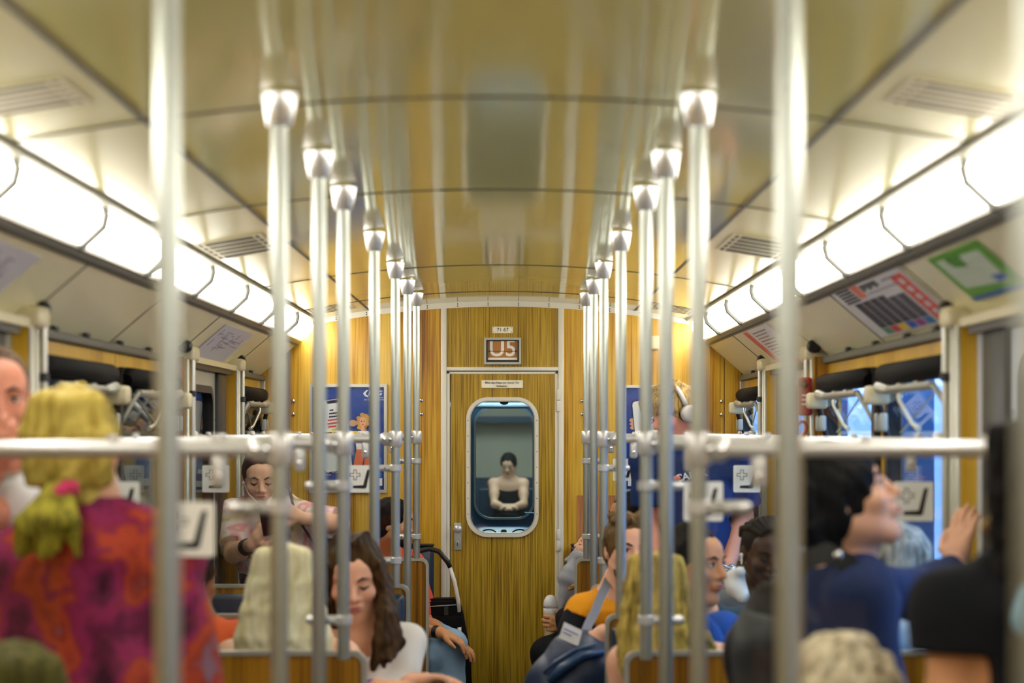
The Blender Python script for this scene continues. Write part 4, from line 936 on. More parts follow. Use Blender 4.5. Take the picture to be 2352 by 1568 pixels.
        blob_obj(name, b.mesh(wr((24, 19, 8), .003)), m, s.root)
        for an in sb:
            c = Blob(.01); c.chain([Vector((an.x, an.y, .05)), Vector((an.x, an.y, .04))+s.f*.1, Vector((an.x, an.y, .032))+s.f*.17], [.045, .04, .03], .02); c.cone((an.x, an.y, .05), (an.x, an.y, .12), .042, .045, .02)
            blob_obj('shoe', c.mesh(cut=lambda X, Y, Z: .002-Z), shoe or SHOE, s.root)
    def face(s, brow=(50, 34, 22), lips=(170, 96, 88), down=False, eyes=True, browr=.0035):
        bm_ = mat('brow_%d_%d_%d' % brow, brow, .7); lm = mat('lips_%d_%d_%d' % lips, lips, .4); k = s.hs; R = s.R; H = s.H; V = lambda *a: Vector(a)*k
        for q in (-1, 1):
            b = Blob(.0025*k); b.chain([H(q*.014, -.094, .027), H(q*.03, -.093, .034), H(q*.048, -.079, .028)], [browr*k, browr*1.1*k, browr*.5*k], .003); blob_obj('eyebrow', b.mesh(), bm_, s.root)
            if eyes and not down:
                b = Blob(.0025*k).ell(H(q*.031, -.0835, .009), V(.0115, .008, .0055), R, .001); e = blob_obj('eye', b.mesh(), EYEW, s.root)
                b = Blob(.002*k).ell(H(q*.031, -.089, .009), V(.0052, .0035, .0052), R, .001); blob_obj('iris', b.mesh(), EYEB, e)
                b = Blob(.002*k).chain([H(q*.018, -.086, .012), H(q*.031, -.0925, .016), H(q*.045, -.082, .012)], [.0022*k, .0026*k, .0018*k], .002); blob_obj('eyelid', b.mesh(), bm_, e)
            else:
                b = Blob(.0025*k).chain([H(q*.018, -.087, .006), H(q*.031, -.0925, .001), H(q*.046, -.081, .005)], [.0028*k, .004*k, .0026*k], .003); blob_obj('eyelid', b.mesh(), bm_, s.root)
        b = Blob(.0025*k).ell(H(0, -.1, -.0515), V(.0205, .009, .0045), R, .002).ell(H(0, -.099, -.061), V(.017, .009, .0062), R, .003); blob_obj('lips', b.mesh(), lm, s.root)
    def cap_hair(s, m, thick=.012, fringe=.045, back=-.06, h=.006, disp=True, extra=None, name='hair', side=-.02, k=.012, dens=55, amp=.003, top_=0.):
        """scalp hair: shell over the skull, cut clear of the face; extra(blob) adds locks"""
        b = Blob(h); H, R, kk = s.H, s.R, s.hs; V = lambda *a: Vector(a)*kk
        b.ell(H(0, .016, .036+top_), V(.074+thick, .09+thick, .083+thick), R, .01); b.ell(H(0, .045, -.02), V(.068+thick*.8, .06+thick, .07), R, .03)
        b.ell(H(0, -.105, fringe-.125), V(.068, .075, .125), R, .015, -1); b.ell(H(0, -.02, back-.1), V(.12, .125, .1), R, .02, -1)
        for q in (-1, 1): b.ell(H(q*.085, -.045, -.05), V(.02, .05, .09+side), R, .01, -1)
        if extra: extra(b, H)
        Ri = np.array(R.transposed()); c = s.hc
        def ds(X, Y, Z):
            x, y, z = X-c.x, Y-c.y, Z-c.z; lx = Ri[0][0]*x+Ri[0][1]*y+Ri[0][2]*z; ly = Ri[1][0]*x+Ri[1][1]*y+Ri[1][2]*z; lz = Ri[2][0]*x+Ri[2][1]*y+Ri[2][2]*z
            return amp*np.sin(lx*dens*3+8*np.sin(lz*14))*np.cos(ly*dens*2+5*np.sin(lz*11+1))
        return blob_obj(name, b.mesh(ds if disp else None), m, s.root)
    def curls(s, m, n=220, r=.016, zmin=-.03, seed=1, h=.006, rad=(.085, .104, .1), face=True):
        g = random.Random(seed); b = Blob(h); H, R, kk = s.H, s.R, s.hs
        b.ell(H(0, .016, .036), Vector((.078, .096, .088))*kk, R, .01)
        for i in range(n):
            th = g.uniform(0, 2*math.pi); z = g.uniform(-.35, 1); q = math.sqrt(max(0, 1-z*z))
            x, y, z = rad[0]*q*math.cos(th), .016+rad[1]*q*math.sin(th), .03+rad[2]*z
            if face and y < -.045 and z < .06: continue
            if z < zmin: continue
            b.ell(H(x, y, z), Vector((r, r, r))*kk*g.uniform(.7, 1.2), None, .006)
        return blob_obj('hair', b.mesh(), m, s.root)
def lock(b, pts, r0, r1, k=.008): b.chain(pts, [r0+(r1-r0)*i/(len(pts)-1) for i in range(len(pts))], k)
SHOE = mat('dark_shoe', (34, 32, 32), .5); DENIM = cloth('blue_denim', (140, 172, 204)); DARKT = cloth('dark_trousers', (26, 28, 34)); NAVYT = cloth('navy_trousers', (24, 34, 62))
# ---------------------------------------------------------------- the passengers
V3 = Vector; UP = V3((0, 0, 1))
LIGHT = skin('skin_light', (222, 168, 138)); FAIR = skin('skin_fair', (228, 180, 150)); TAN = skin('skin_tan', (206, 148, 104)); BROWN = skin('skin_brown', (150, 98, 66)); DEEP = skin('skin_deep', (70, 46, 36)); PINKS = skin('skin_ruddy', (220, 148, 122))
BLD = hairmat('hair_blonde', (136, 112, 34), (206, 186, 96), 40); PLAT = hairmat('hair_platinum', (206, 190, 132), (238, 230, 196), 50); DKB = hairmat('hair_dark_brown', (16, 11, 8), (70, 50, 26), 45)
BLK = hairmat('hair_black', (8, 8, 9), (24, 22, 22), 60); BRN_ = hairmat('hair_brown', (46, 34, 22), (112, 86, 50), 60); GRY = hairmat('hair_grey', (64, 58, 50), (176, 172, 164), 40); CUR = hairmat('hair_curly_grey', (96, 86, 66), (206, 196, 168), 30); DIRTY = hairmat('hair_dark_blonde', (92, 74, 26), (204, 178, 92), 40)
def long_back(b, H, z1, w0, w1, n=17, y0=.11, y1=.14, r0=.022, r1=.016, wob=.012, seed=2, z0=.06):
    g = random.Random(seed)
    for i in range(n):
        u = -1+2*i/(n-1); pts = []
        for j in range(6):
            t = j/5; pts.append(H(u*(w0+(w1-w0)*min(1, t*1.6))+g.uniform(-wob, wob)*t, y0*math.sqrt(max(.05, 1-.6*u*u))*(1-t)+y1*t*(1-.35*u*u)+g.uniform(-.004, .004), z0+(z1-z0)*t+(.02*abs(u) if j == 5 else 0)+g.uniform(-.02, .02)*(j == 5)))
        lock(b, pts, r0, r1, .01)
# --- man at the left picture edge
q = Person('person', 'balding man in a white T-shirt standing at the picture edge behind the pink blouse', PINKS, P(-14, 922, 4.3), 1.03, yaw=22, pitch=4, byaw=20, nb=P(6, 1072, 4.36), stand=True, sw=.19, bulk=1.1, h=.007)
q.arm(-1); q.arm(1, P(-90, 1200, 4.1), P(-22, 1090, 4.12), hand=(.35, -.2, 1), palm=(-.2, 1, 0), curl=.9)
q.finish(); q.top(cloth('white_tshirt', (226, 226, 230)), .6, amp=.003, neck=-.035); q.legs(DARKT); q.face(brow=(70, 50, 40), lips=(150, 80, 72))
q.cap_hair(hairmat('hair_cropped', (60, 46, 36), (120, 96, 74)), thick=.004, fringe=.075, amp=.001)
b = Blob(.006); H = q.H
b.chain([H(-.055, -.02, -.06), H(-.03, -.075, -.09), H(0, -.085, -.1), H(.03, -.075, -.09), H(.055, -.02, -.06)], [.012, .016, .018, .016, .012], .02); b.ell(H(0, -.095, -.04), (.024, .01, .006), q.R, .01)
blob_obj('beard', b.mesh(lambda X, Y, Z: .0015*np.sin(X*700)*np.sin(Z*600)), hairmat('stubble', (54, 38, 30), (110, 78, 60)), q.root)
# --- woman in the pink blouse, from behind
FLOR = pattern_cloth('floral_pink', [(.3, (44, 18, 34)), (.4, (104, 32, 68)), (.47, (150, 42, 92)), (.51, (142, 40, 70)), (.54, (182, 70, 46)), (.62, (150, 52, 44)), (.67, (128, 96, 114)), (.78, (70, 44, 60))], 7.5, False, 3.2)
q = Person('person', 'blonde woman in a pink and orange floral blouse standing with her back to us', LIGHT, P(184, 1034, 4.0), .97, yaw=176, byaw=178, nb=P(205, 1190, 3.98), stand=True, sw=.165, bulk=1.08, h=.007, drop={1: .05, -1: .005})
for z in (-1, 1): q.arm(z, q.sh[z]+q.l*z*.05+V3((0, -.02, -.29)), q.sh[z]+q.l*z*.03+V3((0, .12, -.5)))
q.finish(); q.top(FLOR, 1.3, infl=.02, amp=.007, loose=1.12, name='blouse', cuff=.03, neck=-.015); q.legs(DARKT); q.face()
def ex(b, H):
    long_back(b, H, -.15, .064, .05, 15, .11, .08, .02, .016, .006, 4, .1)
    for i in range(9):
        u = -1+i/4; b.chain([H(u*.02, .05, .128), H(u*.06, .09, .1), H(u*.08, .1, .03), H(u*.078, .085, -.06)], [.012, .02, .022, .018], .01)
q.cap_hair(BLD, .013, extra=ex, back=-.12, amp=.003, dens=40)
b = Blob(.006); a0 = P(135, 1150, 3.86); g = random.Random(8)
for i in range(20):
    u, v = g.uniform(-1, 1), g.uniform(-1, 1); p0 = a0+V3((u*.012, v*.02, .02)); p1 = P(112+u*62, 1205+g.uniform(-14, 14), 3.8+v*.02); p2 = P(112+u*74, 1262+g.uniform(-20, 16), 3.82+v*.02)
    b.chain([P(150, 1120, 3.88), p0, p1, p2], [.016, .014, .016, .007], .006)
blob_obj('ponytail', b.mesh(), hairmat('hair_ponytail', (60, 54, 16), (176, 166, 60), 40), q.root)
bm = bmesh.new(); rgp = [a0+V3((.024*math.cos(t), .02*math.sin(t), .016*math.cos(t)+.012)) for t in [2*math.pi*i/18 for i in range(19)]]
obj('scrunchie', tube(bm, [v+V3((0, 0, .004*(-1)**i)) for i, v in enumerate(rgp)], .017, 10), cloth('scrunchie_pink', (206, 60, 104)), q.root, True)
# --- head in the lower left corner
q = Person('person', 'olive dark crown of a seated head in the lower corner below the blouse', LIGHT, P(38, 1655, 3.2), 1.0, yaw=178, byaw=180, sw=.17, h=.009)
q.finish(); q.top(cloth('olive_shirt', (70, 78, 60)), .6); q.legs(DARKT); q.cap_hair(hairmat('hair_olive', (34, 38, 22), (104, 100, 52), 30), .018, extra=lambda b, H: long_back(b, H, -.12, .075, .06, 13, .11, .08, .022, .018, .006, 9, .1), back=-.12)
# --- passenger in orange by the left window
q = Person('person', 'dark haired passenger in an orange T-shirt beside the platinum blonde, half hidden', BROWN, P(426, 1332, 5.7), .98, yaw=150, pitch=12, byaw=170, nb=P(440, 1432, 5.68), sw=.155, h=.008, pelvis=V3((-.94, 5.48, .62)))
q.finish(); q.top(cloth('orange_tshirt', (222, 96, 52)), .7, amp=.005); q.legs(DARKT, r=.85, knees={1: V3((-1.04, 5.765, .53)), -1: V3((-.9, 5.765, .53))}); q.cap_hair(BLK, .012)
# --- platinum blonde from behind
q = Person('person', 'seated woman with long straight platinum hair and bare shoulders, back to us', FAIR, P(655, 1348, 5.5), .98, yaw=182, byaw=180, nb=P(660, 1470, 5.5), sw=.155, h=.007)
for z in (-1, 1): q.arm(z, q.sh[z]+q.l*z*.035+V3((0, .03, -.27)))
q.finish(); q.top(cloth('pale_top', (226, 214, 176)), tank=True, amp=.003, name='tank_top', neck=.05); q.legs(DARKT, r=.85, knees={1: V3((-.72, 5.765, .53)), -1: V3((-.58, 5.765, .53))})
q.cap_hair(PLAT, .014, extra=lambda b, H: long_back(b, H, -.30, .066, .125, 21, .108, .12, .02, .017, .008, 3, .1), back=-.16, amp=.0025, dens=42)
# --- woman in the white shirt
WSH = cloth('white_shirt', (226, 222, 214), .8, .4, 10)
q = Person('person', 'woman with long dark brown hair and white shirt looking down', LIGHT, P(812, 1328, 5.95), 1.05, yaw=4, pitch=17, roll=-3, byaw=8, nb=P(824, 1420, 6.0), sw=.14, h=.005, drop={1: .035, -1: .02})
q.arm(1, P(898, 1612, 5.9), P(948, 1566, 5.62), hand=(.8, -.25, .12), palm=(-.2, -.3, -1), curl=.35, r=1.05); q.arm(-1, P(752, 1640, 5.85), P(868, 1580, 5.6), hand=(1, -.1, .05), palm=(0, .2, -1), curl=.4)
q.finish(); q.top(WSH, .98, infl=.014, amp=.008, neck=.03, scoop=.25, loose=1.05); q.legs(NAVYT, r=.85, knees={1: V3((-.25, 5.765, .53)), -1: V3((-.41, 5.765, .53))}); q.face(brow=(50, 34, 24), lips=(178, 104, 96), down=True)
def ex(b, H):
    g = random.Random(5)
    for i in range(11):                                # the long fall over her shoulder
        t = i/10; b.chain([H(.012+.03*t, -.035+.07*t, .122), H(.066, -.05+.1*t, .06), H(.083+.012*t, -.045+.09*t, -.03), P(880+16*t, 1410, 5.86+.07*t), P(868+44*t+g.uniform(-5, 5), 1475, 5.83+.06*t), P(850+40*t+g.uniform(-8, 8), 1520+g.uniform(-12, 16), 5.82)], [.014, .018, .02, .022, .02, .008], .008)
    for i in range(9):
        t = i/8; b.chain([H(-.01-.03*t, -.03+.07*t, .122), H(-.062, -.05+.1*t, .06), H(-.084, -.035+.08*t, -.03), P(752+8*t, 1380, 5.9+.08*t), P(755+25*t, 1428+g.uniform(-8, 8), 5.92)], [.014, .018, .02, .02, .01], .008)
q.cap_hair(DKB, .012, fringe=.07, extra=ex, back=-.1, side=-.02, amp=.0025, h=.005)
for sgn in (-1, 1):                                   # collar wings
    bm = bmesh.new(); c = q.nb+V3((sgn*.03, -.075, -.015)); vs = [c+V3((sgn*.0, .0, .03)), c+V3((sgn*.05, .05, .035)), c+V3((sgn*.055, .01, -.02)), c+V3((sgn*.0, -.015, -.06))]
    va = [bm.verts.new(v) for v in vs]; vb = [bm.verts.new(v+V3((0, -.006, .002))) for v in vs]; bm.faces.new(va); bm.faces.new(vb[::-1])
    for i in range(4): bm.faces.new((va[i], va[(i+1) % 4], vb[(i+1) % 4], vb[i]))
    obj('collar', bm, WSH, q.root)
b = Blob(.003).ell(q.H(-.079, .0, -.045), (.0095, .008, .0095), None, .002); blob_obj('earring', b.mesh(), mat('pearl', (236, 232, 222), .2), q.root)
w_ = q.arms[-1][2]; t = (q.arms[-1][2]-q.arms[-1][1]).normalized(); o_ = t.orthogonal().normalized(); c_ = t.cross(o_)
obj('bracelet', tb([w_-t*.03+(o_*math.cos(a)+c_*math.sin(a))*.03 for a in [2*math.pi*i/16 for i in range(17)]], .006, 8), cloth('bracelet_purple', (110, 80, 160)), q.root, True)
# --- woman with the phone
TIE = pattern_cloth('tie_dye_tee', [(.3, (132, 112, 74)), (.4, (206, 188, 158)), (.5, (224, 206, 206)), (.6, (218, 150, 150)), (.68, (226, 204, 190)), (.8, (150, 130, 90))], 9, False, 2)
q = Person('person', 'woman in a pale tie-dye T-shirt looking at her phone by the left doors', FAIR, P(598, 1100, 8.4), .98, yaw=10, pitch=15, byaw=-4, nb=P(614, 1158, 8.45), stand=True, sw=.155, h=.005, pelvis=P(640, 1290, 8.5))
W, d, p, sd = q.arm(-1, P(536, 1272, 8.3), P(578, 1250, 8.12), hand=(.6, -.2, .75), palm=(.5, .75, -.2), curl=.6, thumb=.9)
q.arm(1, P(782, 1204, 8.4), P(694, 1190, 8.2), hand=(-.85, -.25, .45), palm=(.1, 1, -.5), curl=1.25)
q.finish(); q.top(TIE, .8, infl=.016, amp=.005, neck=.015); q.legs(cloth('grey_trousers', (70, 76, 88)), r=.95); q.face(brow=(44, 30, 22), lips=(160, 84, 82), down=True)
q.cap_hair(BLK, .009, fringe=.08, back=-.06, side=.0, amp=.0015, extra=lambda b, H: b.chain([H(0, .1, .0), H(0, .13, -.05), H(0, .12, -.16)], [.045, .04, .02], .02))
for sg, e0, e1 in ((-1, q.H(-.075, -.01, -.015), P(586, 1148, 8.24)), (1, q.H(.07, -.03, -.015), P(619, 1148, 8.24))):
    obj('earphone_cord', tb([e0, e0.lerp(e1, .5)+V3((0, -.015, -.012)), e1, P(607, 1180, 8.2)], .0022, 6), WHITE, q.root, True); b = Blob(.003).ell(e0, (.007, .007, .011), None, .002); blob_obj('earbud', b.mesh(), WHITE, q.root)
obj('earphone_cord', tb([P(607, 1180, 8.2), P(608, 1215, 8.12), P(603, 1255, 8.15), P(600, 1285, 8.2)], .0022, 6), WHITE, q.root, True)
bw = q.arms[-1][1].lerp(W, .78); t = (W-q.arms[-1][1]).normalized(); o_ = t.orthogonal().normalized(); c_ = t.cross(o_)
obj('wristband', tb([bw-t*.02, bw+t*.02], [.037, .034], 16), HOOD, q.root, True, 50)
c = P(619, 1203, 8.06); t = thing('phone', 'dark smartphone in the hand of the woman in the tie-dye T-shirt', 'phone', c)
uu = V3((-.12, -.3, .94)).normalized(); xx = V3((.97, .1, .14)); xx = (xx-uu*xx.dot(uu)).normalized(); Rm = Matrix((xx, uu, xx.cross(uu)*-1)).transposed()
bm = bmesh.new(); box(bm, -.034, .034, -.05, .08, -.0045, .0045, .004, 2); bm.transform(Matrix.Translation(c) @ Rm.to_4x4()); obj('case', bm, mat('phone_case', (40, 26, 34), .35), t, True, 50)
bm = bmesh.new(); box(bm, -.031, .031, -.047, .077, .0046, .0052); bm.transform(Matrix.Translation(c) @ Rm.to_4x4()); obj('screen', bm, mat('phone_glass', (12, 12, 16), .08), t)
bm = bmesh.new(); box(bm, -.028, -.012, .055, .076, -.007, -.0045, .002); bm.transform(Matrix.Translation(c) @ Rm.to_4x4()); obj('camera_bump', bm, BLACK, t)
t = thing('shoulder_bag', 'dark crossbody bag on a thin strap hanging behind the elbow of the phone user', 'bag', P(735, 1300, 8.5))
obj('strap', tb([P(664, 1118, 8.5), P(667, 1130, 8.33), P(676, 1175, 8.24), P(700, 1215, 8.27), P(722, 1250, 8.42), P(738, 1262, 8.48)], .006, 8), mat('strap_plum', (60, 36, 48), .5), t, True)
c = P(757, 1262, 8.5); obj('pouch', bx(c.x-.055, c.x+.055, 8.46, 8.54, c.z-.1, c.z+.055, .02, 3), mat('bag_black', (34, 36, 44), .5), t, True, 50); obj('flap', bx(c.x-.056, c.x+.056, 8.452, 8.462, c.z-.01, c.z+.052, .008), mat('bag_flap', (50, 52, 60), .5), t, True, 50)
# --- man in jeans beside the rear wall
q = Person('person', 'dark haired man in coral shirt and light jeans beside the pushchair', TAN, P(905, 1202, 9.3), .98, yaw=80, pitch=4, byaw=42, nb=P(884, 1276, 9.42), sw=.17, h=.005, pelvis=V3((-.55, 9.6, .62)))
q.arm(1, P(975, 1428, 9.32), P(1032, 1466, 9.08), hand=(.75, -.3, -.42), palm=(-.3, .2, -1), curl=.4); q.arm(-1, P(925, 1440, 9.15), P(1012, 1452, 9.0), hand=(.85, -.15, -.35), palm=(-.2, .1, -1), curl=.45)
q.finish(); q.top(cloth('coral_shirt', (222, 86, 66)), .8, amp=.004); q.face(brow=(20, 16, 14), lips=(150, 90, 80))
q.legs(DENIM, knees={1: P(1040, 1478, 9.08), -1: P(1000, 1510, 8.92)+V3((-.02, .16, 0))}, h=.009, r=1.05, ankles={1: P(1030, 1478, 9.1)*1+V3((0, .05, -.46)), -1: P(985, 1478, 9.2)+V3((0, .05, -.46))})
q.cap_hair(BLK, .013, fringe=.06, back=-.05, amp=.002); H = q.H
b = Blob(.004); b.chain([H(-.06, .0, -.05), H(-.035, -.06, -.09), H(0, -.078, -.102), H(.035, -.06, -.09), H(.06, .0, -.05)], [.01, .015, .017, .015, .01], .02); blob_obj('beard', b.mesh(), BLK, q.root)
w_ = q.arms[-1][2]; t = (w_-q.arms[-1][1]).normalized(); obj('wristwatch', tb([w_-t*.035, w_-t*.008], [.031, .029], 16), BLACK, q.root, True, 50)
# --- folded pushchair
t = thing('pushchair', 'black folded pushchair with a curved black and white handle before the left rear bench', 'pushchair', (-.32, 9.34, 0))
BF = cloth('pushchair_black', (14, 14, 16), .75); WT = mat('pushchair_white', (226, 226, 226), .3)
D = 9.33
hx = [P(*c, D) for c in ((948, 1285), (962, 1266), (985, 1260), (1008, 1266), (1028, 1290), (1034, 1303))]
obj('handle_grip', tb(hx, [.011, .012, .0125, .0125, .0125, .011], 12), BLACK, t, True)
obj('handle_tube', tb([P(1033, 1301, D), P(1044, 1335, D), P(1052, 1375, D), P(1055, 1405, D)], .0095, 10), WT, t, True); obj('handle_tube', tb([P(948, 1285, D), P(935, 1320, D), P(928, 1405, D)], .0095, 10), WT, t, True)
obj('side_tube', tb([P(1055, 1425, D), P(1055, 1500, D), P(1052, 1620, D)], .011, 10), WT, t, True); obj('side_tube', tb([P(930, 1425, D), P(930, 1620, D)], .011, 10), WT, t, True)
bm = bmesh.new(); po = [P(955, 1376, D), P(1050, 1374, D), P(1062, 1402, D), P(1080, 1500, D), P(1086, 1640, D), P(925, 1640, D), P(940, 1402, D)]
va = [bm.verts.new(v) for v in po]; vb = [bm.verts.new(v+V3((0, .1, 0))) for v in po]; bm.faces.new(va); bm.faces.new(vb[::-1])
for i in range(len(po)): bm.faces.new((va[i], vb[i], vb[(i+1) % len(po)], va[(i+1) % len(po)]))
bmesh.ops.bevel(bm, geom=bm.edges[:], offset=.015, segments=3, affect='EDGES'); obj('fabric_body', bm, BF, t, True, 50)
a, c = P(985, 1392, D), P(1048, 1388, D); obj('piping', tb([a+V3((0, -.012, 0)), c+V3((0, -.012, 0))], .0022, 6), ALU, t)
a, c = P(1020, 1412, D), P(1030, 1390, D); obj('buckle_strap', bx(a.x, c.x, D-.014, D-.004, a.z, c.z), HOOD, t); a, c = P(985, 1440, D), P(1060, 1414, D); obj('front_pocket', bx(a.x, c.x, D-.012, D+.01, a.z, c.z, .005), BF, t)
for x in (-.47, -.17):
    for y in (9.22, 9.38):
        wh = obj('wheel', lathe(bmesh.new(), (x, y, .075), [(.03, -.018), (.07, -.018), (.075, -.008), (.075, .008), (.07, .018), (.03, .018)], 20, 'x'), BLACK, t, True, 40); obj('wheel_hub', lathe(bmesh.new(), (x, y, .075), [(.02, -.022), (.028, -.02), (.028, .02), (.02, .022)], 14, 'x'), ALUD, wh, True, 40)
    obj('wheel_fork', tb([(x, 9.34, .3), (x, 9.28, .2), (x, 9.22, .08)], .011, 8), WT, t, True); obj('wheel_fork', tb([(x, 9.36, .3), (x, 9.38, .08)], .011, 8), WT, t, True)
# --- mother with baby, right
q = Person('person', 'black haired woman in dark clothes on the rear wall bench holding a baby bottle', TAN, P(1446, 1190, 9.4), 1.0, yaw=-78, pitch=0, byaw=-38, nb=P(1462, 1272, 9.45), sw=.155, h=.005, pelvis=V3((.68, 9.62, .62)))
W, d, p, sd = q.arm(-1, P(1352, 1418, 9.35), P(1308, 1432, 9.12), hand=(-.95, -.2, .02), palm=(.05, 1, .1), curl=.95, thumb=.8); BOT = W+d*.085+p*.035
q.arm(1, P(1538, 1290, 9.3), P(1517, 1200, 9.3), hand=(-.25, .1, 1), palm=(-1, -.1, 0), curl=.6)
q.finish(); q.top(cloth('black_top', (20, 20, 24)), .95, amp=.004); q.legs(cloth('black_trousers', (16, 16, 20)), knees={-1: P(1258, 1500, 9.05), 1: P(1330, 1500, 9.2)}, h=.009, r=1.2); q.face(brow=(26, 20, 18), lips=(150, 86, 80))
q.cap_hair(BLK, .014, fringe=.065, back=-.07, amp=.002, extra=lambda b, H: (b.ell(H(0, .11, .0), (.05, .05, .055), None, .02), b.chain([H(.03, .1, -.04), H(.02, .11, -.14), H(.0, .1, -.2)], [.03, .03, .014], .02), b.chain([H(-.03, .09, -.04), H(-.03, .1, -.14), H(-.03, .1, -.2)], [.03, .026, .014], .02)))
b = Blob(.0025).ell(q.H(-.0145, -.1, -.028), (.003, .003, .003), None, .001); blob_obj('nose_stud', b.mesh(), CHROME, q.root)
t = thing('sunglasses', 'dark glasses held up beside the head of the woman with the bottle', 'glasses', P(1508, 1148, 9.25))
c = P(1506, 1146, 9.26)
for dx in (-.022, .022):
    b = Blob(.0025).ell(c+V3((dx*.9, -dx*.3, dx*-.5)), (.02, .006, .015), None, .002); blob_obj('lens', b.mesh(), mat('dark_lens', (12, 12, 14), .1), t)
obj('bridge', tb([c+V3((-.006, 0, .004)), c+V3((.006, 0, 0))], .0025, 6), BLACK, t); obj('temple', tb([c+V3((.04, -.01, -.015)), c+V3((.06, .06, -.01))], .0025, 6), BLACK, t)
# baby bottle
t = thing('baby_bottle', 'baby bottle with a clear dome cap held in the aisle by the rear bench', 'bottle', (BOT.x, BOT.y, BOT.z-.08)); BOT = V3((BOT.x, BOT.y, BOT.z))
obj('bottle', lathe(bmesh.new(), BOT, [(.026, -.085), (.03, -.08), (.03, .02), (.032, .03), (.03, .042)], 24), mat('bottle_milk', (226, 206, 160), .25), t, True, 50)
obj('screw_ring', lathe(bmesh.new(), BOT, [(.031, .04), (.034, .044), (.034, .066), (.032, .07)], 24), WHITE, t, True, 50)
obj('dome_cap', lathe(bmesh.new(), BOT, [(.033, .068), (.034, .085), (.031, .105), (.022, .122), (.01, .13), (.001, .131)], 24), mat('cap_plastic', (222, 220, 226), .15), t, True)
obj('teat', lathe(bmesh.new(), BOT, [(.028, .066), (.018, .09), (.009, .112), (.007, .122), (.001, .125)], 18), WHITE, t, True)
# baby in a grey wrap
q = Person('person', 'baby wrapped in a grey hooded cloth on the lap by the rear bench', FAIR, P(1350, 1262, 9.28), .62, yaw=-70, pitch=-28, byaw=-60, nb=P(1362, 1308, 9.3), sw=.085, bulk=.52, h=.005, pelvis=P(1330, 1420, 9.22), cat='person')
for z in (-1, 1): q.arm(z, q.sh[z]+V3((z*-.02, -.04, -.09)), q.sh[z]+V3((-.06, -.08, -.13)), scale=.5, r=.55)
q.finish(); q.face(brow=(120, 90, 60), lips=(190, 100, 96), down=True); q.cap_hair(BRN_, .006, fringe=.05, h=.005, amp=.001)
b = Blob(.006)
b.chain([P(1322, 1280, 9.2), P(1305, 1330, 9.14), P(1286, 1400, 9.12)], [.02, .045, .012], .03); b.chain([P(1340, 1285, 9.22), P(1330, 1345, 9.16), P(1322, 1390, 9.14)], [.025, .06, .03], .03); b.chain([P(1300, 1285, 9.2), P(1322, 1274, 9.2), P(1345, 1284, 9.16)], [.014, .02, .02], .02)
blob_obj('wrap', b.mesh(wr((40, 34, 22), .007)), cloth('grey_wrap', (156, 158, 166)), q.root)
b = Blob(.006); b.chain([P(1324, 1342, 9.06), P(1308, 1352, 9.05)], [.014, .01], .01); blob_obj('wrap_patch', b.mesh(), pattern_cloth('wrap_print', [(.3, (30, 60, 130)), (.5, (190, 150, 60)), (.7, (120, 50, 40))], 30), q.root)
legs_b = Blob(.008); legs_b.chain([q.pel, P(1300, 1420, 9.1), P(1296, 1470, 9.06)], [.055, .045, .03], .03); blob_obj('leggings', legs_b.mesh(), cloth('baby_dark', (28, 28, 34)), q.root)
# --- standing man with headphones
q = Person('person', 'fair haired man in a navy T-shirt wearing headphones at the right doors', PINKS, P(1550, 950, 8.2), 1.0, yaw=-62, pitch=20, byaw=-14, nb=P(1588, 1022, 8.25), stand=True, sw=.19, bulk=1.05, h=.006)
q.arm(1, P(1706, 1185, 8.3), P(1672, 1300, 8.12), hand=(-.3, -.1, -1), palm=(-1, .2, 0), curl=.7, r=1.15); q.arm(-1, P(1490, 1190, 8.3), P(1520, 1290, 8.1))
NAVY = cloth('navy_tshirt', (28, 50, 104)); q.finish(); q.top(NAVY, .78, infl=.02, amp=.006, neck=.0, loose=1.05); q.legs(cloth('blue_jeans', (34, 66, 122)), h=.01); q.face(brow=(110, 84, 50), lips=(170, 100, 90), down=True)
def ex(b, H):
    g = random.Random(11)
    for i in range(14):
        u = -1+2*i/13; b.chain([H(u*.05, .03, .125), H(u*.062, -.05, .112), H(u*.06-.015, -.098, .085), H(u*.055-.02, -.115, .05+g.uniform(-.02, .02))], [.016, .018, .014, .005], .006)
q.cap_hair(hairmat('hair_streaked', (70, 56, 30), (206, 172, 104), 70), .013, fringe=.08, back=-.05, extra=ex, amp=.002, dens=60)
text('shirt_print', 'CARTK', .042, P(1588, 1092, 8.06)+V3((0, -.0, 0)), PWH, q.root, rot=Euler((math.pi/2, math.radians(-12), math.radians(-8))), ext=.002, bold=.001)
c = P(1555, 1098, 8.05); b = Blob(.003).ell(c, (.016, .004, .012), None, .002); blob_obj('shirt_emblem', b.mesh(), mat('emblem_salmon', (226, 130, 110), .5), q.root)
t = thing('headphones', 'pale grey over-ear headphones on the standing man in navy', 'headphones', q.H(0, .01, .13)); k = 1.0
arc = [q.H(.097*math.cos(a), .005, .03+.112*math.sin(a)) for a in [math.pi*(.02+.96*i/16) for i in range(17)]]
obj('headband', tb(arc, .0105, 10), mat('headphone_grey', (206, 204, 200), .35), t, True)
for z in (-1, 1):
    c0, c1 = q.H(z*.078, .008, -.002), q.H(z*.112, .008, -.002); obj('ear_cup', tb([c0, c0.lerp(c1, .2), c0.lerp(c1, .8), c1], [.03, .036, .036, .026], 18), mat('headphone_grey', (206, 204, 200), .35), t, True, 60); obj('ear_pad', tb([q.H(z*.07, .008, -.002), c0], [.034, .036], 18), BLACK, t, True, 60)
t = thing('backpack', 'dark backpack worn by the standing man in navy', 'bag', P(1725, 1150, 8.45)); c = P(1690, 1150, 8.5)
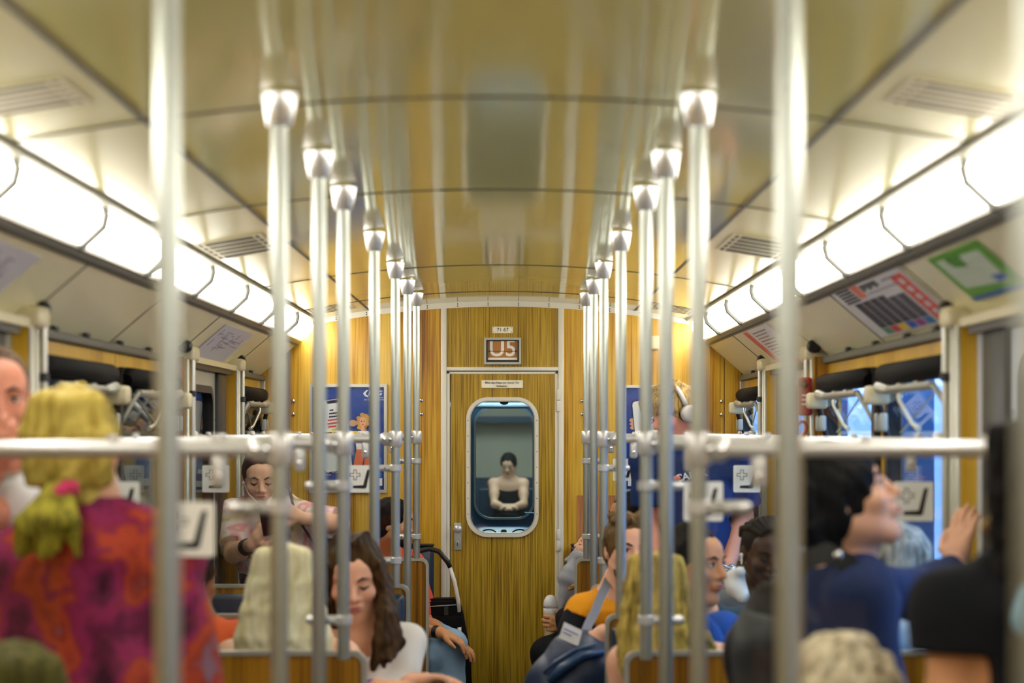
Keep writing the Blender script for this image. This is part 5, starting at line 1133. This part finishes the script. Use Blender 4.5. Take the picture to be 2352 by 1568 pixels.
obj('pack_body', bx(c.x-.13, c.x+.1, 8.44, 8.6, c.z-.22, c.z+.2, .05, 4), cloth('pack_teal', (30, 44, 52), .7), t, True, 50); obj('pack_pocket', bx(c.x-.1, c.x+.07, 8.59, 8.63, c.z-.18, c.z+.02, .018, 3), cloth('pack_teal2', (24, 34, 42), .7), t, True, 50)
obj('shoulder_strap', tb([P(1722, 1075, 8.46), P(1716, 1045, 8.36), P(1706, 1060, 8.24), P(1712, 1110, 8.28)], .011, 8), BLACK, t, True); obj('carry_loop', tb([P(1690, 1052, 8.5), P(1695, 1040, 8.5), P(1700, 1052, 8.5)], .006, 8), BLACK, t, True)
t = thing('foil_bag', 'crumpled silver bag in the hanging hand of the man in navy', 'bag', P(1652, 1322, 7.95)); b = Blob(.005); g = random.Random(4)
for i in range(26): b.ell(P(1655+g.uniform(-30, 34), 1322+g.uniform(-20, 22), 7.98+g.uniform(-.03, .03)), (g.uniform(.012, .024),)*3, None, .006)
blob_obj('foil', b.mesh(lambda X, Y, Z: .003*np.sin(X*260+Z*90)*np.sin(Z*310)*np.cos(Y*240)), mat('foil', (216, 220, 232), .22, .9), t); obj('rim', tb([P(1630, 1300, 7.98), P(1655, 1296, 7.95), P(1678, 1304, 7.98)], .006, 8), mat('foil', (216, 220, 232)), t, True)
# --- young man in the orange and black top
ORG = cloth('amber_tshirt', (236, 158, 32)); BKS = cloth('black_sleeve', (22, 24, 32))
q = Person('person', 'bearded young man in an amber T-shirt with dark sleeves, facing us', LIGHT, P(1442, 1263, 6.9), 1.0, yaw=14, pitch=3, byaw=-14, nb=P(1422, 1352, 6.95), sw=.135, h=.005, bulk=.95, drop={-1: .035, 1: .02}, pelvis=V3((.52, 7.22, .62)))
W, d, p, sd = q.arm(1, P(1462, 1490, 6.8), P(1386, 1452, 6.48), hand=(-.75, -.1, -.55), palm=(-.25, .8, -.5), curl=.75, thumb=.9)
q.arm(-1, P(1306, 1492, 6.95), P(1334, 1530, 6.65), hand=(.7, -.3, -.2), palm=(0, 0, -1))
q.finish(); q.top(ORG, .12, infl=.012, amp=.006, neck=.0, loose=1.0); q.face(brow=(56, 38, 24), lips=(170, 100, 90)); q.legs(cloth('dark_shorts', (24, 28, 40)), r=.95, knees={-1: V3((.36, 6.85, .54)), 1: V3((.56, 6.86, .53))})
b = Blob(.006)
for z, f in ((-1, .98), (1, .8)):
    S, E, W_, r = q.arms[z]; b.chain([S.lerp(E, .1), S.lerp(E, .5), S.lerp(E, f)], [.063, .06, .053], .02)
blob_obj('sleeves', b.mesh(wr((30, 24, 10), .004)), BKS, q.root)
b = Blob(.005); nn = q.nb+V3((0, -.0, .012)); b.chain([nn+V3((.062*math.cos(a), .058*math.sin(a), .016*math.sin(a)-.004)) for a in [2*math.pi*i/18 for i in range(19)]], [.0085]*19, .004); blob_obj('neckband', b.mesh(), BKS, q.root)
def ex(b, H):
    g = random.Random(2)
    for i in range(26): b.ell(H(g.uniform(-.06, .06), g.uniform(-.075, .05), .112+g.uniform(-.012, .016)), (.02, .02, .016), None, .008)
q.cap_hair(BRN_, .011, fringe=.085, back=-.04, extra=ex, amp=.003, dens=70); H = q.H
b = Blob(.004); b.chain([H(-.062, .0, -.04), H(-.045, -.045, -.08), H(0, -.085, -.103), H(.045, -.045, -.08), H(.062, .0, -.04)], [.008, .013, .018, .013, .008], .02); b.chain([H(-.024, -.09, -.058), H(0, -.1, -.041), H(.024, -.09, -.058)], [.005, .006, .005], .006); b.ell(H(0, -.09, -.08), (.012, .012, .014), q.R, .008)
blob_obj('beard', b.mesh(lambda X, Y, Z: .001*np.sin(X*900)*np.sin(Z*800)), hairmat('beard_brown', (40, 26, 18), (96, 66, 42)), q.root)
t = thing('paper_slip', 'white printed paper slip held by the man in the amber T-shirt', 'paper', P(1312, 1455, 6.38)); D = 6.4
cn = [P(1296, 1428, D), P(1338, 1448, D), P(1328, 1484, D), P(1284, 1464, D)]
bm = bmesh.new(); va = [bm.verts.new(v) for v in cn]; vb = [bm.verts.new(v+V3((0, .002, 0))) for v in cn]; bm.faces.new(va); bm.faces.new(vb[::-1])
for i in range(4): bm.faces.new((va[i], va[(i+1) % 4], vb[(i+1) % 4], vb[i]))
obj('sheet', bm, PWH, t)
for i in range(2):
    a, c = cn[0].lerp(cn[3], .35+.22*i).lerp(cn[1].lerp(cn[2], .35+.22*i), .08), cn[0].lerp(cn[3], .35+.22*i).lerp(cn[1].lerp(cn[2], .35+.22*i), .85-.3*i)
    obj('print_line', tb([a+V3((0, -.0015, 0)), c+V3((0, -.0015, 0))], .0018, 6), mat('print_blue', (110, 120, 190), .5), t)
t = thing('backpack', 'dark blue backpack with grey strap on the lap of the amber shirted man', 'bag', P(1320, 1540, 6.5)); b = Blob(.008)
b.chain([P(1275, 1552, 6.5), P(1330, 1525, 6.5), P(1395, 1512, 6.5)], [.085, .11, .07], .05); b.chain([P(1290, 1620, 6.5), P(1400, 1600, 6.5)], [.13, .13], .06); blob_obj('pack_body', b.mesh(wr((26, 30, 20), .006)), mat('pack_navy', (26, 44, 74), .45, bump=.3, bscale=8), t)
obj('pack_zip', tb([P(1248, 1545, 6.40), P(1275, 1520, 6.385), P(1320, 1492, 6.375), P(1370, 1478, 6.40)], .006, 8), mat('zip_blue', (60, 84, 120), .4), t, True); obj('pack_panel', tb([P(1262, 1566, 6.385), P(1290, 1535, 6.37), P(1335, 1506, 6.37), P(1385, 1496, 6.41)], [.014, .018, .018, .012], 10), mat('panel_blue', (40, 66, 104), .35), t, True)
def band(name, pts, wdt, m, parent, n=V3((0, -1, 0))):
    bm = bmesh.new(); rows = []
    for i, p_ in enumerate(pts):
        t_ = (pts[min(i+1, len(pts)-1)]-pts[max(i-1, 0)]).normalized(); sd_ = t_.cross(n).normalized()*wdt/2; n2 = sd_.cross(t_).normalized()*.0025
        rows.append([bm.verts.new(p_+sd_+n2), bm.verts.new(p_-sd_+n2), bm.verts.new(p_-sd_-n2), bm.verts.new(p_+sd_-n2)])
    for a, c in zip(rows, rows[1:]):
        for k in range(4): bm.faces.new((a[k], a[(k+1) % 4], c[(k+1) % 4], c[k]))
    bm.faces.new(rows[0]); bm.faces.new(rows[-1][::-1]); return obj(name, bm, m, parent, True, 50)
band('strap', [P(1398, 1330, 6.93), P(1392, 1345, 6.85), P(1378, 1375, 6.79), P(1366, 1405, 6.75), P(1352, 1432, 6.68), P(1340, 1462, 6.58), P(1335, 1490, 6.46)], .032, cloth('strap_grey', (128, 130, 138)), t)
# --- dark blonde woman on the right, from behind
q = Person('person', 'woman with long dark blonde hair and bare shoulder, back to us', LIGHT, P(1512, 1366, 5.5), .95, yaw=168, pitch=4, byaw=176, nb=P(1548, 1480, 5.5), sw=.135, h=.007)
q.arm(1, q.sh[1]+V3((-.012, .0, -.27)))
q.arm(-1)
q.finish(); q.top(cloth('navy_top', (30, 50, 100)), tank=True, amp=.003, name='tank_top', neck=.06); q.legs(DARKT, r=.85, knees={1: V3((.36, 5.765, .53)), -1: V3((.5, 5.765, .53))})
def ex(b, H):
    long_back(b, H, -.24, .066, .1, 17, .106, .115, .02, .014, .014, 6, .1); g = random.Random(3)
    for i in range(6): b.chain([H(-.07, .06, -.02), P(1540+6*i, 1420, 5.42), P(1575+9*i, 1460, 5.4), P(1598+10*i+g.uniform(-4, 4), 1496, 5.42)], [.02, .018, .014, .007], .006)
q.cap_hair(DIRTY, .013, extra=ex, back=-.14, amp=.003)
# --- dark haired man beside her, turned to the right
q = Person('person', 'dark haired man in dark teal turned to the right, behind the dark blonde woman', TAN, P(1592, 1296, 5.95), 1.02, yaw=52, pitch=4, byaw=20, nb=P(1588, 1412, 6.02), sw=.17, h=.007)
q.finish(); q.top(cloth('teal_shirt', (28, 58, 66)), .7, amp=.006); q.legs(DARKT, r=.85, knees={1: V3((.8, 5.765, .53)), -1: V3((.65, 5.765, .53))}); q.face(brow=(34, 26, 20), lips=(170, 104, 88)); q.cap_hair(BLK, .008, fringe=.085, back=-.05, amp=.0015)
t = thing('jacket', 'rumpled bright blue jacket over the seat beside the man in teal', 'jacket', P(1660, 1470, 5.6)); b = Blob(.008)
b.chain([P(1630, 1455, 5.66), P(1655, 1440, 5.62), P(1680, 1462, 5.64)], [.045, .045, .035], .05); b.chain([P(1630, 1520, 5.62), P(1690, 1530, 5.62)], [.09, .08], .06); blob_obj('body', b.mesh(wr((34, 30, 16), .01)), cloth('jacket_blue', (34, 78, 160)), t)
b = Blob(.008); b.chain([P(1612, 1432, 5.56), P(1640, 1490, 5.54), P(1665, 1530, 5.55)], [.03, .04, .03], .02); blob_obj('sleeve', b.mesh(wr((34, 30, 22), .008)), cloth('jacket_blue', (34, 78, 160)), t)
# --- man with braids and white hood
q = Person('person', 'man with cornrow braids and a white hood, looking down by the right windows', DEEP, P(1757, 1268, 6.95), 1.02, yaw=12, pitch=16, byaw=0, nb=P(1752, 1362, 7.02), sw=.17, h=.005, pelvis=V3((.97, 7.22, .62)))
q.finish(); q.top(cloth('grey_hoodie', (120, 124, 128)), 1.9, amp=.005, name='hoodie'); q.legs(DARKT, r=.9, knees={1: V3((1.06, 6.86, .53)), -1: V3((.9, 6.86, .53))}); q.face(brow=(12, 10, 10), lips=(70, 40, 40), down=True)
def ex(b, H):
    for i in range(9):
        u = -1+i/4; b.chain([H(u*.045, -.06, .108-.02*u*u), H(u*.066, .0, .128-.035*u*u), H(u*.072, .06, .1-.03*u*u), H(u*.06, .1, .03)], [.009, .0115, .0115, .009], .002)
q.cap_hair(BLK, .006, fringe=.075, back=-.05, extra=ex, disp=False, h=.004)
b = Blob(.006); nn = q.nb
b.chain([P(1700, 1312, 6.86), P(1688, 1330, 6.9), P(1692, 1352, 6.88), P(1705, 1372, 6.84)], [.022, .034, .034, .024], .02); b.chain([nn+V3((.09, .0, .03)), nn+V3((.05, .09, .05)), nn+V3((-.05, .09, .05)), nn+V3((-.09, .0, .03))], [.03, .035, .035, .03], .03); blob_obj('hood', b.mesh(wr((40, 30, 20), .004)), cloth('white_hood', (222, 224, 224)), q.root)
c = q.H(-.088, -.004, -.008); b = Blob(.0025); b.ell(c, (.007, .008, .008), None, .002); b.chain([c, c+V3((0, -.004, -.03))], [.0045, .0035], .003); t = thing('earbud', 'white wireless earbud in the ear of the man with braids', 'earbud', c); blob_obj('housing', b.mesh(), WHITE, t)
# --- woman in navy looking up
NV2 = cloth('navy_shirt', (36, 48, 86))
q = Person('person', 'short haired woman in navy looking up, one hand on the door post', LIGHT, P(1938, 1152, 4.15), 1.0, yaw=80, pitch=-22, byaw=95, nb=P(1938, 1296, 4.2), stand=True, sw=.155, h=.006)
q.arm(1, P(2092, 1362, 4.5), P(2196, 1300, 4.72), hand=(.2, .25, .95), palm=(.75, .6, -.1), curl=.25, thumb=.4); q.arm(-1, q.sh[-1]+V3((.02, -.05, -.28)), q.sh[-1]+V3((.1, -.0, -.5)))
q.finish(); q.top(NV2, 1.88, infl=.016, amp=.005, neck=-.005, loose=1.15); q.legs(DARKT); q.face(brow=(20, 18, 18), lips=(190, 120, 110))
def ex(b, H):
    g = random.Random(1)
    for i in range(34):
        u = g.uniform(-1, 1); y = g.uniform(-.01, .1); b.chain([H(u*.03, y*.6, .125), H(u*.09, y, .06), H(u*.088, y+.01, -.02), H(u*.075, .05+y*.4, -.1+g.uniform(-.02, .02))], [.016, .022, .02, .008], .008)
q.cap_hair(BLK, .022, fringe=.05, back=-.1, extra=ex, amp=.003)
pts = [P(1962, 1288, 4.12), P(1985, 1312, 4.04), P(2005, 1350, 4.02), P(2022, 1400, 4.03), P(2034, 1450, 4.06), P(2042, 1500, 4.08)]
band('lanyard', pts, .014, pattern_cloth('lanyard_print', [(.35, (30, 40, 70)), (.5, (190, 90, 70)), (.65, (70, 110, 120))], 40), q.root)
t = thing('backpack', 'black backpack on the back of the woman in navy looking up', 'bag', P(1770, 1450, 4.2)); b = Blob(.008)
b.chain([P(1790, 1400, 4.2), P(1765, 1500, 4.2), P(1765, 1600, 4.2)], [.07, .085, .085], .05); blob_obj('pack_body', b.mesh(wr((30, 24, 15), .005)), cloth('pack_black', (24, 24, 27), .6), t)
b = Blob(.008); b.chain([P(1715, 1420, 4.1), P(1745, 1470, 4.08), P(1740, 1560, 4.1)], [.02, .055, .05], .03); blob_obj('pack_pocket', b.mesh(wr((30, 24, 19), .005)), cloth('pack_grey', (58, 60, 64), .6), t)
band('shoulder_strap', [P(1800, 1350, 4.1), P(1840, 1290, 4.06), P(1900, 1268, 4.04), P(1945, 1290, 4.02), P(1965, 1350, 4.03)], .045, mat('strap_black', (18, 18, 20), .6), t, V3((-.2, -1, .3))); obj('strap_buckle', lathe(bmesh.new(), P(1925, 1275, 3.995), [(.008, .004), (.01, -.004), (.004, -.007)], 12, 'y'), CHROME, t, True)
# --- grey haired passenger at the right window
q = Person('person', 'grey haired passenger in a pale blue shirt by the right window, behind the raised arm', PINKS, P(2070, 1308, 5.5), 1.0, yaw=140, pitch=5, byaw=165, nb=P(1996, 1412, 5.5), sw=.125, h=.007, pelvis=V3((.99, 5.46, .62)))
q.arm(-1, q.sh[-1]+V3((-.02, .04, -.27))); q.arm(1)
q.finish(); q.top(pattern_cloth('pale_blue_shirt', [(.35, (206, 214, 226)), (.5, (120, 156, 196)), (.65, (190, 204, 220))], 7), .8, amp=.006); q.legs(DARKT, r=.85, knees={1: V3((.96, 5.765, .53)), -1: V3((1.07, 5.765, .53))}); q.cap_hair(GRY, .017, fringe=.06, back=-.07, amp=.004, dens=45)
# --- curly grey head in front
q = Person('person', 'seated person with curly light grey hair in front of the woman in navy', LIGHT, P(1930, 1656, 3.3), 1.1, yaw=180, byaw=180, sw=.165, h=.009)
q.finish(); q.top(cloth('slate_top', (70, 78, 92)), .8); q.legs(DARKT); q.curls(CUR, 240, .017, -.04, face=True)
# --- person in black at the right picture edge
q = Person('person', 'dark haired person in a black T-shirt at the picture edge, back to us', TAN, P(2396, 1140, 3.1), 1.0, yaw=172, byaw=176, nb=P(2402, 1296, 3.1), stand=True, sw=.15, bulk=1.0, h=.008, drop={1: .02})
q.arm(1, q.sh[1]+V3((-.012, -.02, -.3)), q.sh[1]+V3((.03, .08, -.52)), r=.78); q.arm(-1)
q.finish(); q.top(cloth('black_tshirt', (14, 17, 24)), .22, infl=.02, amp=.005, loose=1.1); q.legs(DARKT)
q.cap_hair(BLK, .02, back=-.13, extra=lambda b, H: long_back(b, H, -.15, .075, .07, 15, .11, .1, .022, .018, .008, 12, .1), amp=.003)
c = q.H(.085, .0, -.05); obj('earring', tb([c+V3((.011*math.cos(a), 0, .011*math.sin(a))) for a in [2*math.pi*i/14 for i in range(15)]], .003, 8), mat('gold', (220, 180, 70), .2, 1.), q.root, True)
t = thing('shoulder_bag', 'pale blue bag slung on the back of the person in black', 'bag', P(2345, 1440, 2.86)); b = Blob(.007); b.chain([P(2376, 1372, 2.9), P(2376, 1420, 2.88)], [.03, .036], .03); blob_obj('pouch', b.mesh(), mat('bag_pale_blue', (120, 190, 224), .5), t)
band('strap', [P(2376, 1380, 2.88), P(2374, 1330, 2.9), P(2370, 1290, 2.96)], .02, mat('strap_pale', (90, 150, 180), .5), t)
# --- reflection in the cab door window, put in as a solid seated figure
q = Person('person', 'woman in a black top, solid stand-in for a reflection in the cab door window', FAIR, P(1168, 1068, 20.2), 1.0, yaw=-8, pitch=22, byaw=0, nb=P(1168, 1098, 20.25), sw=.16, h=.008)
q.arm(1, P(1203, 1158, 20.1), P(1180, 1163, 19.95), hand=(-1, -.2, .1), palm=(0, .3, -1)); q.arm(-1, P(1136, 1158, 20.1), P(1158, 1163, 19.95), hand=(1, -.2, .1), palm=(0, .3, -1))
q.finish(); q.top(cloth('black_vest', (20, 22, 26)), tank=True, neck=.08, name='vest'); q.legs(DARKT); q.face(down=True); q.cap_hair(BLK, .014, fringe=.06)
t = thing('next_car_bench', 'dark bench added under the stand-in for the reflected woman', 'bench', (0, 20.45, 0))
obj('seat_cushion', bx(-.3, .3, 20.05, 20.55, .38, .45, .02), VINYL, t); obj('back_cushion', bx(-.3, .3, 20.5, 20.58, .45, .95, .02), VINYL, t); obj('base', bx(-.25, .25, 20.15, 20.5, 0, .39), HOOD, t)
